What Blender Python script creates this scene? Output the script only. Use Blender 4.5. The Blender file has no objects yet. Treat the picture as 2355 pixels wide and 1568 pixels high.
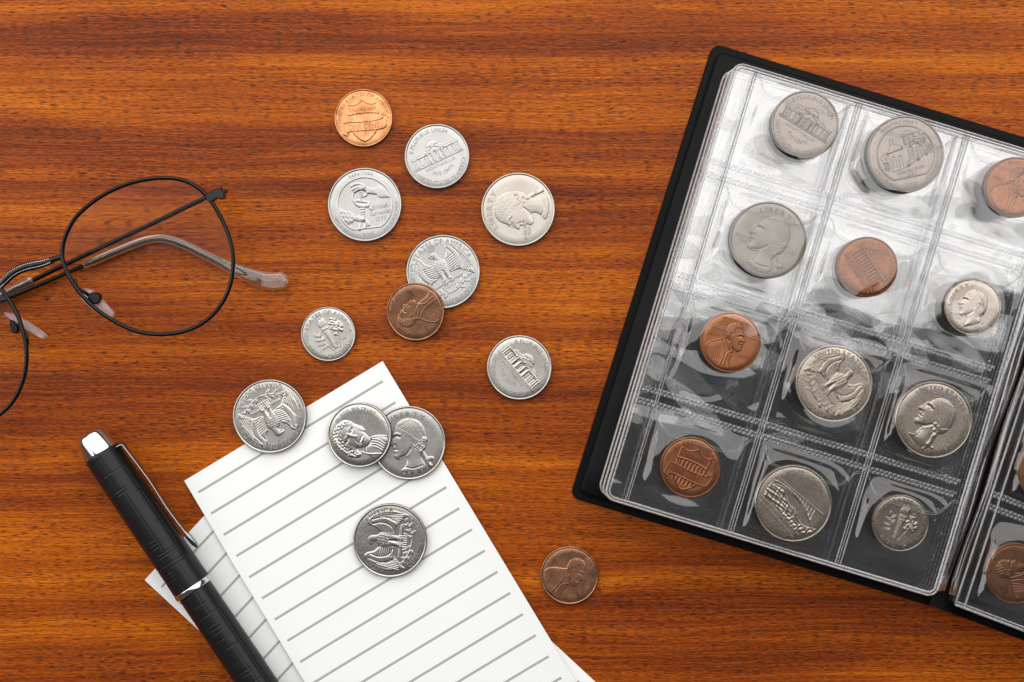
import bpy, math, random
import numpy as np
from mathutils import Vector, Matrix

# ------------------------------------------------------------------ camera, world, lights, exposure
D = 0.45                      # camera height above the table top (m)
PX = 0.1433e-3                # metres on the table per unit of the 2354-wide layout sketch
scene = bpy.context.scene
cam_data = bpy.data.cameras.new("camera")
cam_data.sensor_width = 36.0
cam_data.lens = 36.0 * D / (2354 * PX)
cam_data.clip_start = 0.01
cam_data.clip_end = 20.0
cam = bpy.data.objects.new("camera", cam_data)
scene.collection.objects.link(cam)
cam.location = (0, 0, D)
scene.camera = cam

world = bpy.data.worlds.new("World")
scene.world = world
world.use_nodes = True
wn = world.node_tree.nodes
wn["Background"].inputs[0].default_value = (0.95, 0.97, 1.0, 1)
wn["Background"].inputs[1].default_value = 0.07


def area(name, loc, target, sx, sy, power, col):
    l = bpy.data.lights.new(name, 'AREA')
    l.shape = 'RECTANGLE'
    l.size, l.size_y = sx, sy
    l.energy = power
    l.color = col
    o = bpy.data.objects.new(name, l)
    scene.collection.objects.link(o)
    o.location = loc
    d = Vector(target) - Vector(loc)
    o.rotation_euler = d.to_track_quat('-Z', 'Y').to_euler()
    return o


area("window_light", (0.10, 1.08, 1.00), (0.10, 0.73, 0.0), 3.0, 2.2, 45.0, (1.0, 0.985, 0.965))
area("side_light", (-0.95, 0.10, 0.60), (-0.05, 0.0, 0.0), 0.6, 0.6, 3.6, (1.0, 0.97, 0.93))

vs = scene.view_settings
vs.view_transform = 'Standard'
vs.look = 'None'
vs.exposure = 0.08
vs.gamma = 1.0
vs.use_curve_mapping = False
scene.cycles.max_bounces = 14
scene.cycles.transparent_max_bounces = 48
scene.cycles.glossy_bounces = 5
scene.cycles.use_denoising = True
scene.cycles.caustics_reflective = False
scene.cycles.caustics_refractive = False

COL = scene.collection
rng = random.Random(7)


# ------------------------------------------------------------------ helpers
def W(px, py, z=0.0):
    """sketch position of something that stands at height z -> metres"""
    k = PX * (D - z) / D
    return Vector(((px - 1177) * k, (784 - py) * k, z))


def make_mesh(name, verts, faces, smooth=True):
    me = bpy.data.meshes.new(name)
    me.from_pydata([tuple(map(float, v)) for v in verts], [], [tuple(map(int, f)) for f in faces])
    me.polygons.foreach_set("use_smooth", [smooth] * len(me.polygons))
    me.update()
    return me


def link(name, me, mat, parent=None):
    o = bpy.data.objects.new(name, me)
    COL.objects.link(o)
    if mat is not None and me is not None and len(me.materials) == 0:
        me.materials.append(mat)
    if mat is not None and me is not None:
        o.material_slots[0].link = 'OBJECT'
        o.material_slots[0].material = mat
    if parent is not None:
        o.parent = parent
    return o


def tag(o, label, cat, group=None, kind=None):
    o["label"] = label
    o["category"] = cat
    if group:
        o["group"] = group
    if kind:
        o["kind"] = kind
    return o


def empty(name, loc=(0, 0, 0), rz=0.0):
    o = bpy.data.objects.new(name, None)
    o.empty_display_size = 0.005
    COL.objects.link(o)
    o.location = loc
    o.rotation_euler = (0, 0, rz)
    return o


def spline(pts, n=6, closed=False):
    """Catmull-Rom through the points"""
    P = [np.array(p, float) for p in pts]
    m = len(P)
    out = []
    segs = m if closed else m - 1
    for i in range(segs):
        if closed:
            p0, p1, p2, p3 = P[(i - 1) % m], P[i], P[(i + 1) % m], P[(i + 2) % m]
        else:
            p0, p1, p2, p3 = P[max(i - 1, 0)], P[i], P[i + 1], P[min(i + 2, m - 1)]
        for k in range(n):
            t = k / n
            out.append(0.5 * ((2 * p1) + (-p0 + p2) * t + (2 * p0 - 5 * p1 + 4 * p2 - p3) * t * t
                              + (-p0 + 3 * p1 - 3 * p2 + p3) * t ** 3))
    if not closed:
        out.append(P[-1])
    return np.array(out)


def tube_mesh(name, path, radii, sides=12, closed=False, squash=1.0, up=(0, 0, 1)):
    """sweep of an ellipse along a 3D path; radii are half widths, squash scales the vertical half"""
    path = np.array(path, float)
    n = len(path)
    radii = np.full(n, radii) if np.isscalar(radii) else np.array(radii, float)
    sq = np.full(n, squash) if np.isscalar(squash) else np.array(squash, float)
    verts, faces = [], []
    up = np.array(up, float)
    for i in range(n):
        if closed:
            t = path[(i + 1) % n] - path[i - 1]
        else:
            t = path[min(i + 1, n - 1)] - path[max(i - 1, 0)]
        t = t / (np.linalg.norm(t) + 1e-12)
        s = np.cross(t, up)
        s /= (np.linalg.norm(s) + 1e-12)
        b = np.cross(s, t)
        for k in range(sides):
            a = 2 * math.pi * k / sides
            verts.append(path[i] + radii[i] * (math.cos(a) * s + sq[i] * math.sin(a) * b))
    rings = n if closed else n - 1
    for i in range(rings):
        j = (i + 1) % n
        for k in range(sides):
            k2 = (k + 1) % sides
            faces.append((i * sides + k, i * sides + k2, j * sides + k2, j * sides + k))
    if not closed:
        verts.append(path[0]); c0 = len(verts) - 1
        verts.append(path[-1]); c1 = len(verts) - 1
        for k in range(sides):
            k2 = (k + 1) % sides
            faces.append((c0, k2, k))
            faces.append((c1, (n - 1) * sides + k, (n - 1) * sides + k2))
    return make_mesh(name, verts, faces)


def prism_mesh(name, pts, z0, z1, bevel=0.0, smooth=False):
    """closed outline in xy extruded from z0 to z1, with a shrunken top ring as bevel"""
    pts = np.array(pts, float)
    n = len(pts)
    prv, nxt = np.roll(pts, 1, 0), np.roll(pts, -1, 0)
    t = nxt - prv
    t /= (np.linalg.norm(t, axis=1, keepdims=True) + 1e-12)
    area2 = np.sum(pts[:, 0] * nxt[:, 1] - nxt[:, 0] * pts[:, 1])
    nrm = np.stack([t[:, 1], -t[:, 0]], 1) * (1 if area2 > 0 else -1)
    ins = pts - nrm * bevel
    rings = [(ins, z0), (pts, z0 + bevel), (pts, z1 - bevel), (ins, z1)] if bevel > 0 else [(pts, z0), (pts, z1)]
    verts, faces = [], []
    for r, z in rings:
        verts += [(p[0], p[1], z) for p in r]
    for i in range(len(rings) - 1):
        for k in range(n):
            k2 = (k + 1) % n
            f = (i * n + k, i * n + k2, (i + 1) * n + k2, (i + 1) * n + k)
            faces.append(f if area2 > 0 else f[::-1])
    top = tuple(range((len(rings) - 1) * n, len(rings) * n))
    bot = tuple(range(n - 1, -1, -1))
    faces.append(top if area2 > 0 else top[::-1])
    faces.append(bot if area2 > 0 else bot[::-1])
    return make_mesh(name, verts, faces, smooth)


def rounded_rect(x0, y0, x1, y1, r, k=6):
    out = []
    for cx, cy, a0 in ((x1 - r, y1 - r, 0), (x0 + r, y1 - r, 90), (x0 + r, y0 + r, 180), (x1 - r, y0 + r, 270)):
        for i in range(k + 1):
            a = math.radians(a0 + 90 * i / k)
            out.append((cx + r * math.cos(a), cy + r * math.sin(a)))
    return out


def waves(seed, count, lo, hi):
    """smooth wrinkle field: a few random plane waves (wavelengths lo..hi metres)"""
    r = random.Random(seed)
    ws = []
    for _ in range(count):
        lam = r.uniform(lo, hi)
        a = r.uniform(0, 2 * math.pi)
        ws.append((2 * math.pi / lam * math.cos(a), 2 * math.pi / lam * math.sin(a), r.uniform(0, 6.28), lam))

    def f(x, y):
        s = 0
        for kx, ky, p, lam in ws:
            s = s + np.sin(kx * x + ky * y + p) * lam
        return s / (count ** 0.5) / (0.5 * (lo + hi))
    return f


# ------------------------------------------------------------------ materials
class NT:
    def __init__(self, name):
        self.m = bpy.data.materials.new(name)
        self.m.use_nodes = True
        self.t = self.m.node_tree
        self.t.nodes.clear()
        self.out = self.n('ShaderNodeOutputMaterial')

    def n(self, typ, **kw):
        nd = self.t.nodes.new(typ)
        for k, v in kw.items():
            setattr(nd, k, v)
        return nd

    def l(self, a, b):
        self.t.links.new(a, b)

    def math(self, op, a, b=None, c=None):
        nd = self.n('ShaderNodeMath', operation=op)
        for i, v in enumerate((a, b, c)):
            if v is None:
                continue
            if isinstance(v, (int, float)):
                nd.inputs[i].default_value = v
            else:
                self.l(v, nd.inputs[i])
        return nd.outputs[0]

    def noise(self, vec, scale, detail=3.0, rough=0.5, dist=0.0):
        nd = self.n('ShaderNodeTexNoise')
        nd.inputs['Scale'].default_value = scale
        nd.inputs['Detail'].default_value = detail
        nd.inputs['Roughness'].default_value = rough
        nd.inputs['Distortion'].default_value = dist
        self.l(vec, nd.inputs['Vector'])
        return nd.outputs['Fac']

    def mapping(self, vec, scale=(1, 1, 1), rot=(0, 0, 0), loc=(0, 0, 0)):
        nd = self.n('ShaderNodeMapping')
        nd.inputs['Scale'].default_value = scale
        nd.inputs['Rotation'].default_value = rot
        nd.inputs['Location'].default_value = loc
        self.l(vec, nd.inputs['Vector'])
        return nd.outputs[0]

    def ramp(self, fac, stops):
        nd = self.n('ShaderNodeValToRGB')
        cr = nd.color_ramp
        while len(cr.elements) < len(stops):
            cr.elements.new(0.5)
        for e, (p, c) in zip(cr.elements, stops):
            e.position = p
            e.color = (*c, 1) if len(c) == 3 else c
        self.l(fac, nd.inputs[0])
        return nd.outputs[0]

    def mix(self, fac, a, b, blend='MIX'):
        nd = self.n('ShaderNodeMix', data_type='RGBA', blend_type=blend)
        for sock, v in ((nd.inputs[0], fac), (nd.inputs[6], a), (nd.inputs[7], b)):
            if isinstance(v, (int, float)):
                sock.default_value = v
            elif isinstance(v, tuple):
                sock.default_value = (*v, 1)
            else:
                self.l(v, sock)
        return nd.outputs[2]

    def bump(self, h, strength, dist=0.0005, normal=None):
        nd = self.n('ShaderNodeBump')
        nd.inputs['Strength'].default_value = strength
        nd.inputs['Distance'].default_value = dist
        self.l(h, nd.inputs['Height'])
        if normal is not None:
            self.l(normal, nd.inputs['Normal'])
        return nd.outputs[0]

    def principled(self, **kw):
        nd = self.n('ShaderNodeBsdfPrincipled')
        for k, v in kw.items():
            s = nd.inputs[k.replace('_', ' ')]
            if isinstance(v, (int, float)):
                s.default_value = v
            elif isinstance(v, tuple):
                s.default_value = (*v, 1)
            else:
                self.l(v, s)
        self.l(nd.outputs[0], self.out.inputs[0])
        return nd

    def pos(self):
        return self.n('ShaderNodeNewGeometry').outputs['Position']

    def obj(self):
        return self.n('ShaderNodeTexCoord').outputs['Object']


def wood_material():
    N = NT("mahogany_veneer")
    p = N.obj()
    # the grain runs along x; a slow warp lets it drift and tilt
    w1 = N.noise(N.mapping(p, (6, 20, 1)), 1.0, 2.0)
    w2 = N.noise(N.mapping(p, (35, 90, 1), loc=(3, 1, 0)), 1.0, 2.0)
    sep = N.n('ShaderNodeSeparateXYZ')
    N.l(p, sep.inputs[0])
    yw = N.math('ADD', sep.outputs[1], N.math('MULTIPLY', N.math('SUBTRACT', w1, 0.5), 0.007))
    yw = N.math('ADD', yw, N.math('MULTIPLY', N.math('SUBTRACT', w2, 0.5), 0.0022))
    comb = N.n('ShaderNodeCombineXYZ')
    N.l(sep.outputs[0], comb.inputs[0])
    N.l(yw, comb.inputs[1])
    g = comb.outputs[0]
    band = N.noise(N.mapping(g, (1.8, 85, 1)), 1.0, 3.5, 0.6)
    patch = N.noise(N.mapping(g, (7, 30, 1), loc=(7, 2, 0)), 1.0, 2.0)
    streak = N.noise(N.mapping(g, (22, 1500, 1)), 1.0, 4.0, 0.66)
    fleck = N.noise(N.mapping(g, (480, 3800, 1), rot=(0, 0, 0.012)), 1.0, 2.0, 0.6)
    base = N.math('ADD', N.math('MULTIPLY', band, 0.98), N.math('MULTIPLY', patch, 0.50))
    base = N.math('ADD', base, N.math('MULTIPLY', streak, 0.80))
    base = N.math('ADD', base, N.math('MULTIPLY', fleck, 0.66))
    base = N.math('SUBTRACT', base, 0.95)
    col = N.ramp(base, [(0.15, (0.090, 0.0180, 0.0065)), (0.36, (0.190, 0.0350, 0.0070)),
                        (0.53, (0.335, 0.0670, 0.0060)), (0.70, (0.500, 0.1220, 0.0060)), (0.90, (0.660, 0.200, 0.010))])
    # dark pores: short dashes along the grain, crowded where the streaks are dark
    pn = N.noise(N.mapping(g, (300, 3600, 1), rot=(0, 0, -0.01), loc=(1, 5, 0)), 1.0, 1.0, 0.5)
    pd = N.noise(N.mapping(g, (12, 120, 1), loc=(2, 9, 0)), 1.0, 2.0)
    thr = N.math('MULTIPLY_ADD', pd, -0.24, 0.695)
    pore = N.math('MULTIPLY', N.math('SUBTRACT', pn, thr), 13.0)
    pore = N.math('MINIMUM', N.math('MAXIMUM', pore, 0.0), 0.74)
    col = N.mix(pore, col, (0.028, 0.0085, 0.0055))
    # dust specks
    vor = N.n('ShaderNodeTexVoronoi')
    vor.inputs['Scale'].default_value = 62
    N.l(p, vor.inputs['Vector'])
    speck = N.math('LESS_THAN', vor.outputs['Distance'], 0.011)
    col = N.mix(N.math('MULTIPLY', speck, 0.7), col, (0.55, 0.5, 0.45))
    h = N.math('SUBTRACT', N.math('MULTIPLY', streak, 0.5), pore)
    bmp = N.bump(h, 0.15, 0.0001)
    rough = N.math('MULTIPLY_ADD', band, 0.12, 0.28)
    N.principled(Base_Color=col, Roughness=rough, Normal=bmp, Specular_IOR_Level=0.10)
    return N.m


def metal(name, col, tone, rough, tone_amt=0.5, scale=160.0, bump=0.09):
    N = NT(name)
    p = N.pos()
    n1 = N.noise(p, scale, 5.0, 0.62)
    n2 = N.noise(p, scale * 9, 3.0, 0.6)
    f = N.math('MULTIPLY_ADD', N.math('SUBTRACT', n1, 0.47), 3.4, 0.25)
    f = N.math('MINIMUM', N.math('MAXIMUM', f, 0.0), 1.0)
    c = N.mix(N.math('MULTIPLY', f, tone_amt), col, tone)
    r = N.math('MULTIPLY_ADD', n2, 0.16, rough - 0.08)
    # hairline scratches
    s = N.noise(N.mapping(p, (400, 9000, 1), rot=(0, 0, 0.7)), 1.0, 2.0)
    s2 = N.noise(N.mapping(p, (9000, 500, 1), rot=(0, 0, 0.35)), 1.0, 2.0)
    h = N.math('ADD', N.math('MULTIPLY', n2, 0.7), N.math('MULTIPLY', N.math('ADD', s, s2), 0.4))
    b = N.bump(h, bump, 0.00003)
    N.principled(Base_Color=c, Metallic=1.0, Roughness=r, Normal=b)
    return N.m


def film_material(name="clear_film", dust=0.008, rough=0.03, tint=(0.97, 0.97, 0.975), boost=0.85, coat=(1, 1, 1), milk=0.0, milkcol=(0.8, 0.8, 0.82)):
    """thin clear plastic: what is not mirrored at the two faces passes straight through"""
    N = NT(name)
    p = N.pos()
    fr = N.n('ShaderNodeFresnel')
    fr.inputs['IOR'].default_value = 1.5
    F = fr.outputs[0]
    R = N.math('DIVIDE', N.math('MULTIPLY', F, 2.0 * boost), N.math('ADD', F, 1.0))
    R = N.math('MINIMUM', R, 0.95)
    tr = N.n('ShaderNodeBsdfTransparent')
    tr.inputs[0].default_value = (*tint, 1)
    gl = N.n('ShaderNodeBsdfGlossy')
    gl.inputs['Roughness'].default_value = rough
    gl.inputs['Color'].default_value = (*coat, 1)
    m1 = N.n('ShaderNodeMixShader')
    N.l(R, m1.inputs[0]); N.l(tr.outputs[0], m1.inputs[1]); N.l(gl.outputs[0], m1.inputs[2])
    df = N.n('ShaderNodeBsdfDiffuse')
    df.inputs[0].default_value = (*milkcol, 1)
    dn = N.noise(p, 1500, 4.0, 0.75)
    dn2 = N.noise(p, 60, 3.0, 0.6)
    dm = N.math('MULTIPLY', N.math('MAXIMUM', N.math('SUBTRACT', dn, 0.42), 0.0), N.math('MULTIPLY', dn2, dust * 14))
    dm = N.math('ADD', dm, milk)
    m2 = N.n('ShaderNodeMixShader')
    N.l(dm, m2.inputs[0]); N.l(m1.outputs[0], m2.inputs[1]); N.l(df.outputs[0], m2.inputs[2])
    N.l(m2.outputs[0], N.out.inputs[0])
    return N.m


def weld_material(name="frosted_weld", white=0.15):
    N = NT(name)
    tr = N.n('ShaderNodeBsdfTransparent')
    tr.inputs[0].default_value = (0.93, 0.93, 0.94, 1)
    gl = N.n('ShaderNodeBsdfGlossy')
    gl.inputs['Roughness'].default_value = 0.16
    fr = N.n('ShaderNodeFresnel')
    fr.inputs['IOR'].default_value = 1.5
    R = N.math('MINIMUM', N.math('MULTIPLY_ADD', fr.outputs[0], 2.0, 0.04), 0.9)
    m1 = N.n('ShaderNodeMixShader')
    N.l(R, m1.inputs[0]); N.l(tr.outputs[0], m1.inputs[1]); N.l(gl.outputs[0], m1.inputs[2])
    df = N.n('ShaderNodeBsdfDiffuse')
    df.inputs[0].default_value = (0.82, 0.82, 0.83, 1)
    n1 = N.noise(N.pos(), 900, 3.0, 0.7)
    m2 = N.n('ShaderNodeMixShader')
    N.l(N.math('MULTIPLY', n1, white * 2), m2.inputs[0]); N.l(m1.outputs[0], m2.inputs[1]); N.l(df.outputs[0], m2.inputs[2])
    N.l(m2.outputs[0], N.out.inputs[0])
    return N.m


def leatherette():
    N = NT("black_leatherette")
    p = N.obj()
    v = N.n('ShaderNodeTexVoronoi')
    v.inputs['Scale'].default_value = 1500
    N.l(p, v.inputs['Vector'])
    n = N.noise(p, 900, 4.0, 0.6)
    n2 = N.noise(p, 45, 3.0)
    h = N.math('ADD', N.math('MULTIPLY', v.outputs['Distance'], 0.5), n)
    b = N.bump(h, 0.35, 0.00012)
    r = N.math('MULTIPLY_ADD', n2, 0.2, 0.33)
    N.principled(Base_Color=(0.0045, 0.0045, 0.005), Roughness=r, Normal=b, Specular_IOR_Level=0.10)
    return N.m


def paper_material():
    N = NT("ruled_card")
    p = N.obj()
    sep = N.n('ShaderNodeSeparateXYZ')
    N.l(p, sep.inputs[0])
    x, y = sep.outputs[0], sep.outputs[1]
    n = N.noise(p, 1800, 4.0, 0.7)
    n2 = N.noise(p, 30, 2.0)
    # printed rules: every 8.12 mm down the card, starting 5.7 mm below the top edge
    t = N.math('DIVIDE', N.math('SUBTRACT', N.math('MULTIPLY', y, -1.0), 0.0057), 0.00812)
    fr = N.math('FRACT', N.math('ADD', t, 0.5))
    d = N.math('ABSOLUTE', N.math('SUBTRACT', fr, 0.5))
    dl = N.math('ADD', d, N.math('MULTIPLY', N.math('SUBTRACT', n, 0.5), 0.012))
    line = N.math('LESS_THAN', dl, 0.050)
    line = N.math('MULTIPLY', line, N.math('GREATER_THAN', x, 0.0021))
    line = N.math('MULTIPLY', line, N.math('LESS_THAN', x, 0.0728))
    line = N.math('MULTIPLY', line, N.math('GREATER_THAN', t, -0.4))
    ink = N.mix(n, (0.36, 0.37, 0.36), (0.46, 0.47, 0.46))
    white = N.mix(n2, (0.905, 0.915, 0.905), (0.93, 0.94, 0.93))
    col = N.mix(line, white, ink)
    b = N.bump(n, 0.12, 0.00006)
    N.principled(Base_Color=col, Roughness=0.62, Normal=b, Specular_IOR_Level=0.3)
    return N.m


def plain(name, col, rough, metallic=0.0, bump=0.0, scale=2000, spec=0.5, coat=0.0):
    N = NT(name)
    p = N.pos()
    n = N.noise(p, scale, 3.0, 0.6)
    n2 = N.noise(p, 220, 3.0, 0.6)
    r = N.math('MULTIPLY_ADD', n2, 0.14, rough - 0.07)
    c = N.mix(n2, tuple(v * 0.9 for v in col), tuple(min(1, v * 1.1) for v in col))
    kw = dict(Base_Color=c, Roughness=r, Metallic=metallic, Specular_IOR_Level=spec)
    if bump > 0:
        kw['Normal'] = N.bump(n, bump, 0.00004)
    N.principled(**kw)
    return N.m


M_WOOD = wood_material()
M_SILVER = metal("bright_cupronickel", (0.49, 0.485, 0.465), (0.37, 0.36, 0.33), 0.38, 0.45)
M_GREY = metal("worn_cupronickel", (0.55, 0.53, 0.495), (0.36, 0.34, 0.305), 0.32, 0.55)
M_SHINY = metal("polished_cupronickel", (0.55, 0.535, 0.50), (0.42, 0.40, 0.37), 0.24, 0.4)
M_TAN = metal("toned_cupronickel", (0.54, 0.465, 0.395), (0.35, 0.295, 0.24), 0.28, 0.5)
M_OLIVE = metal("dull_cupronickel", (0.32, 0.29, 0.245), (0.20, 0.175, 0.145), 0.42, 0.7)
M_GOLDC = metal("orange_copper", (0.70, 0.335, 0.15), (0.27, 0.10, 0.045), 0.34, 0.75, 260)
M_BROWNC = metal("brown_copper", (0.50, 0.25, 0.145), (0.20, 0.095, 0.055), 0.36, 0.8, 230)
M_REDC = metal("red_copper", (0.44, 0.175, 0.075), (0.22, 0.08, 0.035), 0.32, 0.5, 230)
M_DARKC = metal("dark_copper", (0.34, 0.165, 0.09), (0.16, 0.075, 0.04), 0.40, 0.7, 230)
M_CLAD = metal("shaded_clad_edge", (0.20, 0.125, 0.08), (0.10, 0.06, 0.04), 0.45, 0.6)  # copper-brown clad layer, darkened further to paint shade on coin sides
M_NICKELSHADE = metal("shaded_nickel_edge", (0.20, 0.19, 0.17), (0.10, 0.09, 0.08), 0.45, 0.6)  # same nickel as the faces, darkened: shade painted on the side
M_TOP = metal("brownish_cupronickel", (0.27, 0.225, 0.195), (0.17, 0.135, 0.115), 0.28, 0.5)
M_CHEST = metal("chestnut_copper", (0.29, 0.108, 0.042), (0.15, 0.052, 0.022), 0.28, 0.6, 230)
M_WARM = metal("warm_cupronickel", (0.52, 0.475, 0.425), (0.40, 0.36, 0.31), 0.38, 0.5)
M_FILM = film_material()
M_FILM2 = film_material("under_film", 0.002, 0.04, (0.975, 0.975, 0.975), 1.75)
M_WELD = weld_material()
M_EDGE = weld_material("cut_film_edge", 0.28)
M_LEATHER = leatherette()
M_PAPER = paper_material()
M_PENBLK = plain("black_lacquer", (0.0105, 0.0105, 0.011), 0.34, 0.0, 0.10, 2600, 0.28)
M_CHROME = plain("chrome", (0.66, 0.66, 0.67), 0.13, 1.0)
M_CHROMESHADE = plain("shaded_chrome", (0.30, 0.30, 0.31), 0.16, 1.0)  # chrome for the clip, its shadow put into a darker colour
M_PAD = film_material("silicone_pad", 0.0, 0.10, (0.96, 0.94, 0.94), 0.9, milk=0.24, milkcol=(0.84, 0.76, 0.78))
M_FRAME = plain("black_enamel_wire", (0.004, 0.004, 0.0045), 0.22, 0.0, 0.0, 2000, 0.3)
M_CLEAR = film_material("clear_acetate", 0.0, 0.05, (0.98, 0.93, 0.89), 1.0, milk=0.05, milkcol=(0.88, 0.64, 0.48))
M_FOLD = film_material("folded_film", 0.02, 0.06, (0.95, 0.95, 0.95), 1.6)
M_LENS = film_material("coated_lens", 0.002, 0.01, (0.985, 0.99, 0.985), 0.06, (0.85, 0.8, 1.0))
M_BRASS = plain("steel_core", (0.55, 0.52, 0.48), 0.22, 1.0)

# ------------------------------------------------------------------ table top
tt = prism_mesh("table_top", rounded_rect(-0.55, -0.42, 0.55, 0.42, 0.01), -0.022, 0.0, 0.001)
table = link("table_top", tt, M_WOOD)
table["kind"] = "structure"
table["label"] = "glossy reddish brown mahogany table top with dark pores"

# ------------------------------------------------------------------ coin relief drawing (unit radius)
NG, EXT = 300, 0.93
_ax = np.linspace(-EXT, EXT, NG)
GX, GY = np.meshgrid(_ax, _ax)


def seg_dist(pts, closed):
    pts = np.array(pts, float)
    a = pts
    b = np.roll(pts, -1, 0) if closed else pts[1:]
    if not closed:
        a = pts[:-1]
    best = np.full(GX.shape, 9.0)
    for (ax, ay), (bx, by) in zip(a, b):
        dx, dy = bx - ax, by - ay
        L = dx * dx + dy * dy + 1e-12
        t = np.clip(((GX - ax) * dx + (GY - ay) * dy) / L, 0, 1)
        d = (GX - ax - t * dx) ** 2 + (GY - ay - t * dy) ** 2
        np.minimum(best, d, out=best)
    return np.sqrt(best)


def inside(pts):
    pts = np.array(pts, float)
    r = np.zeros(GX.shape, bool)
    b = np.roll(pts, -1, 0)
    for (ax, ay), (bx, by) in zip(pts, b):
        if ay == by:
            continue
        c = ((ay > GY) != (by > GY)) & (GX < (bx - ax) * (GY - ay) / (by - ay) + ax)
        r ^= c
    return r


class Relief:
    def __init__(self):
        self.h = np.zeros(GX.shape)

    def fill(self, pts, H=1.0, w=0.12, base=0.35, smooth=5):
        """raised shape: steps up by base at its outline and swells to H over the width w"""
        p = spline(pts, smooth, True) if smooth else np.array(pts, float)
        m = inside(p)
        d = np.clip(seg_dist(p, True) / w, 0, 1)
        v = H * (base + (1 - base) * np.sqrt(1 - (1 - d) ** 2))
        self.h = np.where(m, np.maximum(self.h, v), self.h)
        return self

    def add(self, pts, H, w=0.06, smooth=5):
        p = spline(pts, smooth, True) if smooth else np.array(pts, float)
        m = inside(p)
        d = np.clip(seg_dist(p, True) / w, 0, 1)
        self.h = np.where(m, self.h + H * d * d * (3 - 2 * d), self.h)
        return self

    def line(self, pts, r=0.02, H=0.5, smooth=5):
        p = spline(pts, smooth) if (smooth and len(pts) > 2) else np.array(pts, float)
        d = seg_dist(p, False)
        self.h = np.maximum(self.h, self.h + H * np.sqrt(np.clip(1 - (d / r) ** 2, 0, 1)))
        return self

    def cut(self, pts, r=0.02, H=0.4, smooth=5):
        p = spline(pts, smooth) if (smooth and len(pts) > 2) else np.array(pts, float)
        d = seg_dist(p, False)
        self.h = np.where(self.h > 0.02, np.maximum(self.h - H * np.exp(-(d / r) ** 2), 0.03), self.h)
        return self

    def dot(self, x, y, r, H):
        d = np.hypot(GX - x, GY - y)
        self.h = np.maximum(self.h, H * np.sqrt(np.clip(1 - (d / r) ** 2, 0, 1)))
        return self

    def rough(self, pts, amp, seed, lam=0.05):
        m = inside(spline(pts, 5, True))
        n = waves(seed, 7, lam * 0.7, lam * 1.6)(GX, GY)
        self.h = np.where(m & (self.h > 0.1), np.maximum(self.h + amp * n, 0.05), self.h)
        return self


def leaf(R, x, y, ang, L, wd, H=0.7):
    a = math.radians(ang)
    c, s = math.cos(a), math.sin(a)
    pts = [(0, 0), (0.3 * L, wd), (0.7 * L, wd * 0.8), (L, 0), (0.7 * L, -wd * 0.8), (0.3 * L, -wd)]
    R.fill([(x + px * c - py * s, y + px * s + py * c) for px, py in pts], H, 0.04, 0.3, 3)
    R.cut([(x, y), (x + L * 0.9 * c, y + L * 0.9 * s)], 0.012, 0.25)


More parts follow.
